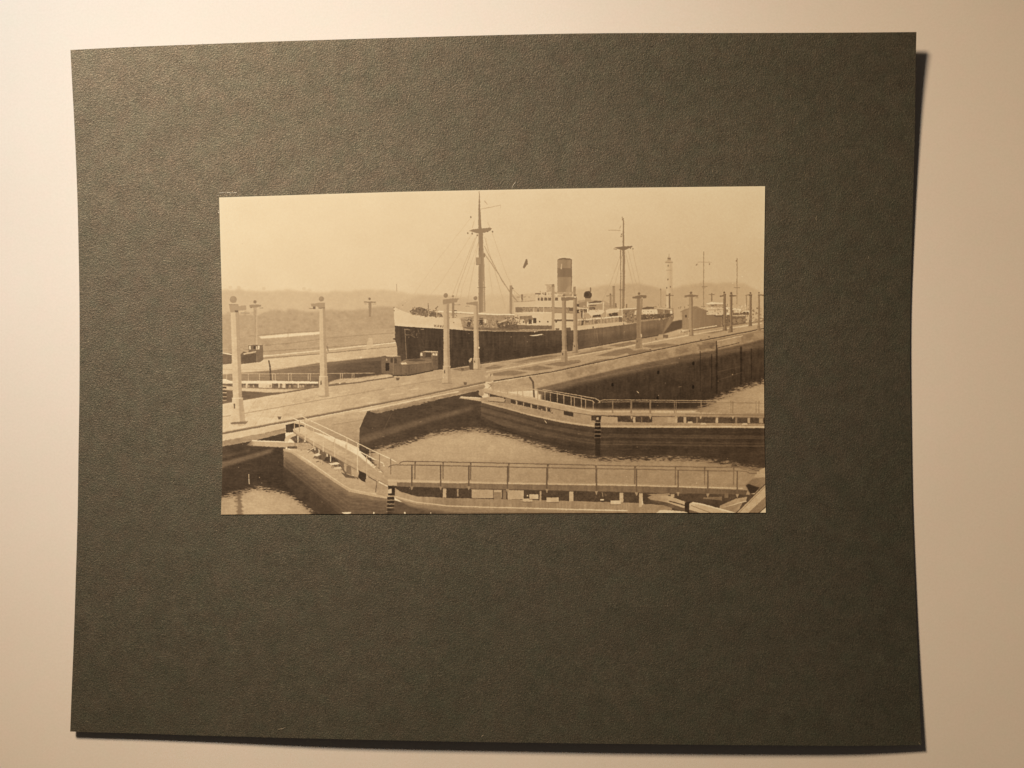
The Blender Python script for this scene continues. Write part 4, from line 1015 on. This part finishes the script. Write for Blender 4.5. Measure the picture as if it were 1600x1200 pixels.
# ------------------------------------------------------------------ geometry: table paper
def mesh_obj(name, verts, faces, mats, parent=None, smooth=False, idx=None):
    me = bpy.data.meshes.new(name)
    me.from_pydata(verts, [], faces)
    for m in mats:
        me.materials.append(m)
    if idx is not None:
        me.polygons.foreach_set("material_index", idx)
    if smooth:
        me.polygons.foreach_set("use_smooth", [True] * len(me.polygons))
    me.update()
    o = bpy.data.objects.new(name, me)
    col.objects.link(o)
    o.parent = parent
    return o


nx, ny = 48, 40
vs, fs = [], []
for j in range(ny + 1):
    for i in range(nx + 1):
        x = -0.42 + 0.84 * i / nx; y = -0.36 + 0.72 * j / ny
        vs.append((x, y, -0.00012 + 0.00002 * math.sin(x * 31 + 1) * math.cos(y * 27)))
for j in range(ny):
    for i in range(nx):
        a = j * (nx + 1) + i
        fs.append((a, a + 1, a + nx + 2, a + nx + 1))
table = mesh_obj("table_paper", vs, fs, [m_paper], smooth=True)
table["kind"] = "structure"
table["label"] = "plain white paper surface under the mounted photograph"

# ------------------------------------------------------------------ geometry: card
ET = [(110, 78), (200, 73.5), (330, 68.5), (400, 65.8), (500, 62.5), (600, 59.5), (700, 56.7), (800, 54.2), (900, 52.3), (1000, 51.5), (1100, 51.5), (1200, 51.3), (1350, 50.7), (1432, 50)]
EL = [(110, 78), (113.2, 140), (116.4, 200), (120.6, 300), (123.0, 400), (124, 460), (124.3, 545), (124, 620), (122.7, 700), (121.3, 800), (118.5, 900), (115.2, 1000), (111.2, 1100), (109.7, 1143)]
ER = [(1432, 50), (1430.8, 100), (1429.5, 200), (1427, 300), (1424.3, 400), (1422.5, 470), (1421.8, 545), (1422.7, 640), (1425.5, 800), (1429, 900), (1432.8, 1000), (1437, 1100), (1440, 1164)]
EB = [(109.7, 1143), (150, 1144.3), (200, 1145.6), (300, 1148.8), (400, 1151.6), (500, 1154.2), (600, 1156.5), (700, 1158.5), (800, 1160.1), (900, 1161.5), (1060, 1163.3), (1220, 1164.7), (1300, 1165.3), (1400, 1164.8), (1440, 1164)]
ZT = [(0, 17), (0.35, 19), (0.7, 21), (0.88, 26), (1, 31)]
ZB = [(0, 11.6), (0.15, 13), (0.3, 17.5), (0.5, 18.3), (0.8, 19), (0.92, 17), (1, 12)]
ZL = [(0, 17), (0.2, 9), (0.45, 4.5), (0.7, 6), (1, 11.6)]
ZR = [(0, 31), (0.1, 17), (0.2, 9.5), (0.33, 4.6), (0.5, 3.4), (0.7, 3.8), (0.85, 6), (1, 12)]


def smooth_interp(t, pts):
    """monotone-ish cubic through the points"""
    X = [p[0] for p in pts]; V = [p[1] for p in pts]
    n_ = len(X)
    d = [(V[i + 1] - V[i]) / (X[i + 1] - X[i]) for i in range(n_ - 1)]
    m_ = [d[0]] + [(d[i] + d[i + 1]) / 2 for i in range(n_ - 2)] + [d[-1]]
    i = min(max(0, int(np.searchsorted(X, t)) - 1), n_ - 2)
    h_ = X[i + 1] - X[i]; u = (t - X[i]) / h_
    return ((2 * u ** 3 - 3 * u ** 2 + 1) * V[i] + (u ** 3 - 2 * u ** 2 + u) * h_ * m_[i] + (-2 * u ** 3 + 3 * u ** 2) * V[i + 1] + (u ** 3 - u ** 2) * h_ * m_[i + 1])


def edge_h(E_, s):
    x = E_[0][0] + (E_[-1][0] - E_[0][0]) * s
    return x, smooth_interp(x, E_)


def edge_v(E_, t):
    y = E_[0][1] + (E_[-1][1] - E_[0][1]) * t
    return smooth_interp(y, [(p[1], p[0]) for p in E_]), y


def coons(s, t, top_, bot_, left_, right_, c00, c10, c01, c11):
    return ((1 - t) * top_ + t * bot_ + (1 - s) * left_ + s * right_
            - ((1 - s) * (1 - t) * c00 + s * (1 - t) * c10 + (1 - s) * t * c01 + s * t * c11))


def patch(ET_, EB_, EL_, ER_, s, t):
    a, b_, c_, d_ = edge_h(ET_, s), edge_h(EB_, s), edge_v(EL_, t), edge_v(ER_, t)
    return tuple(coons(s, t, a[k], b_[k], c_[k], d_[k], ET_[0][k], ET_[-1][k], EB_[0][k], EB_[-1][k]) for k in (0, 1))


def zfun(s, t):
    s = min(max(s, 0.0), 1.0); t = min(max(t, 0.0), 1.0)
    return coons(s, t, smooth_interp(s, ZT), smooth_interp(s, ZB), smooth_interp(t, ZL), smooth_interp(t, ZR), 17, 31, 11.6, 12)


def zat(x, y):
    xl, xr = edge_v(EL, (y - 78) / 1065.0)[0], edge_v(ER, (y - 50) / 1114.0)[0]
    s = (x - xl) / (xr - xl)
    yt, yb = smooth_interp(min(max(x, 110), 1432), ET), smooth_interp(min(max(x, 110), 1440), EB)
    t = (y - yt) / (yb - yt)
    return zfun(s, t)


root = bpy.data.objects.new("mounted_photograph", None)
col.objects.link(root)
root.empty_display_size = 0.02
root["label"] = "sepia photograph of a steamship in a canal lock, pasted on dark grey-green card"
root["category"] = "photograph"


def slab(name, pos_fn, z_fn, nu, nv, thick, mats, parent, uv=None, bevel=0.0):
    """thin curved sheet: top grid, bottom grid, rim"""
    vs, fs, mi, img_xy = [], [], [], []
    for k in (0, 1):
        for j in range(nv + 1):
            for i in range(nu + 1):
                x, y = pos_fn(i / nu, j / nv)
                z = z_fn(i / nu, j / nv, x, y) - k * thick
                # bottom sheet lies straight below the top sheet
                zt = z_fn(i / nu, j / nv, x, y)
                p = W(x, y, zt)
                vs.append((p[0], p[1], z * S)); img_xy.append((x, y))
    N = (nu + 1) * (nv + 1)
    for j in range(nv):
        for i in range(nu):
            a = j * (nu + 1) + i
            fs.append((a, a + nu + 1, a + nu + 2, a + 1)); mi.append(0)
            fs.append((N + a, N + a + 1, N + a + nu + 2, N + a + nu + 1)); mi.append(len(mats) - 1)
    ring = [i for i in range(nu + 1)] + [j * (nu + 1) + nu for j in range(1, nv + 1)] + [nv * (nu + 1) + i for i in range(nu - 1, -1, -1)] + [j * (nu + 1) for j in range(nv - 1, 0, -1)]
    for q in range(len(ring)):
        a, b_ = ring[q], ring[(q + 1) % len(ring)]
        k0 = len(vs)
        for v in (a, b_, N + b_, N + a):
            vs.append(vs[v]); img_xy.append(img_xy[v])
        fs.append((k0, k0 + 1, k0 + 2, k0 + 3)); mi.append(len(mats) - 1)
    o = mesh_obj(name, vs, fs, mats, parent, idx=mi)
    sm = [f[0] < 2 * N for f in fs]
    o.data.polygons.foreach_set("use_smooth", sm)
    if uv:
        ul = o.data.uv_layers.new(name=uv)
        li = np.zeros(len(o.data.loops), np.int32); o.data.loops.foreach_get("vertex_index", li)
        xy = np.array(img_xy)[li]
        u = np.stack([(xy[:, 0] - X0) / (X1 - X0), 1 - (xy[:, 1] - Y0) / (Y1 - Y0)], 1)
        ul.data.foreach_set("uv", u.astype(np.float32).ravel())
    return o


card = slab("mount_card", lambda s, t: patch(ET, EB, EL, ER, s, t), lambda s, t, x, y: zfun(s, t), 110, 94, 3.0, [m_card], root)
card["label"] = "dark grey-green felt-textured mounting card with lifted corners"

# print
PT = [(342.4, 308.6), (450, 305.2), (550, 302), (650, 299.2), (760, 297), (870, 295), (980, 293.4), (1100, 292), (1195.4, 291)]
PB = [(345.4, 804), (450, 803.4), (560, 803), (760, 802.4), (980, 801.6), (1196.6, 801)]
PL = [(342.4, 308.6), (344.9, 400), (346.6, 460), (347.7, 530), (347.9, 620), (347.4, 720), (345.4, 804)]
PR = [(1195.4, 291), (1194.2, 380), (1193.2, 460), (1193.6, 560), (1194.4, 680), (1196.6, 801)]
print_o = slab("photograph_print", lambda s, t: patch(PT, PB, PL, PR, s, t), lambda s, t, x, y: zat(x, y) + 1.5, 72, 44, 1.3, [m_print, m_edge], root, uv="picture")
print_o["label"] = "pasted sepia print showing a black-hulled steamship behind lock gates and lamp posts"

# ------------------------------------------------------------------ loose fibres and scuffs on the card
fr = random.Random(21)


def ribbon(vs, fs, pts, w, lift):
    """a thin fibre of triangular section lying on the card"""
    base = len(vs)
    for i, (x, y) in enumerate(pts):
        a = pts[max(0, i - 1)]; c_ = pts[min(len(pts) - 1, i + 1)]
        dx, dy = c_[0] - a[0], c_[1] - a[1]
        l_ = math.hypot(dx, dy) or 1
        nx_, ny_ = -dy / l_ * w / 2, dx / l_ * w / 2
        k = 1.0 if 0 < i < len(pts) - 1 else 0.35
        z = zat(x, y)
        vs.append(W(x + nx_ * k, y + ny_ * k, z + 0.3)); vs.append(W(x - nx_ * k, y - ny_ * k, z + 0.3)); vs.append(W(x, y, z + 0.3 + lift * k))
    for i in range(len(pts) - 1):
        a = base + i * 3; b_ = a + 3
        for p, q in ((0, 2), (2, 1), (1, 0)):
            fs.append((a + p, b_ + p, b_ + q, a + q))


def on_card_only(x, y):
    return not (336 < x < 1203 and 284 < y < 810)


vs, fs = [], []
cnt = 0
while cnt < 2400:
    x, y = fr.uniform(128, 1418), fr.uniform(66, 1138)
    if not on_card_only(x, y):
        continue
    a = fr.uniform(0, math.pi); l_ = fr.uniform(1.2, 4.5) * (2.0 if fr.random() < 0.06 else 1.0); bend = fr.uniform(-0.5, 0.5)
    pts = []
    for k in range(4):
        pts.append((x, y)); x += l_ / 3 * math.cos(a); y += l_ / 3 * math.sin(a); a += bend
    if not on_card_only(x, y):
        continue
    ribbon(vs, fs, pts, fr.uniform(0.2, 0.5), 0.25)
    cnt += 1
fib = mesh_obj("loose_fibres", vs, fs, [m_fibre], card)
fib["kind"] = "stuff"

# the conspicuous ones, each its own
for pts, w in (([(800.2, 295), (801.5, 290.5), (804, 287), (806.5, 283)], 0.7), ([(434, 1140), (438, 1139.2), (442, 1138.5), (447, 1136)], 0.8), ([(752, 1151), (754.5, 1149.5), (756, 1148.2)], 1.1),
               ([(1276, 346), (1275, 341), (1277, 337)], 0.8), ([(870, 157), (871, 153), (873.5, 150)], 0.8), ([(305, 130), (307, 129), (308, 131)], 0.9), ([(1357, 404), (1357.5, 400)], 0.7), ([(1435, 1160), (1437, 1162), (1438, 1164)], 0.8)):
    vs, fs = [], []
    ribbon(vs, fs, pts, w * 1.25, 0.4)
    mesh_obj("pale_fibre", vs, fs, [m_scuff if w < 0.75 else m_long], card)
# line of torn surface just above the print's top left corner
vs, fs = [], []
x = 341.5
while x < 373:
    l_ = fr.uniform(0.8, 3.0)
    y = float(np.interp(x, [341, 350, 360, 373], [301.6, 301.0, 301.3, 300.4])) + fr.uniform(-0.4, 0.4)
    if fr.random() < 0.8:
        ribbon(vs, fs, [(x, y), (x + l_ * 0.5, y + fr.uniform(-0.5, 0.5)), (x + l_, y + fr.uniform(-0.5, 0.5))], fr.uniform(1.0, 1.9), 0.35)
    x += l_ + fr.uniform(0, 0.6)
for x, y in ((340.8, 305.2), (341.3, 331.5), (342, 332.5), (341, 329.5), (343.5, 326)):
    ribbon(vs, fs, [(x - 0.8, y), (x, y + 0.3), (x + 0.8, y - 0.2)], 1.5, 0.3)
scuff = mesh_obj("scuff_line", vs, fs, [m_scuff], card)
scuff["label"] = "short pale scuffed line above the print's top left corner"
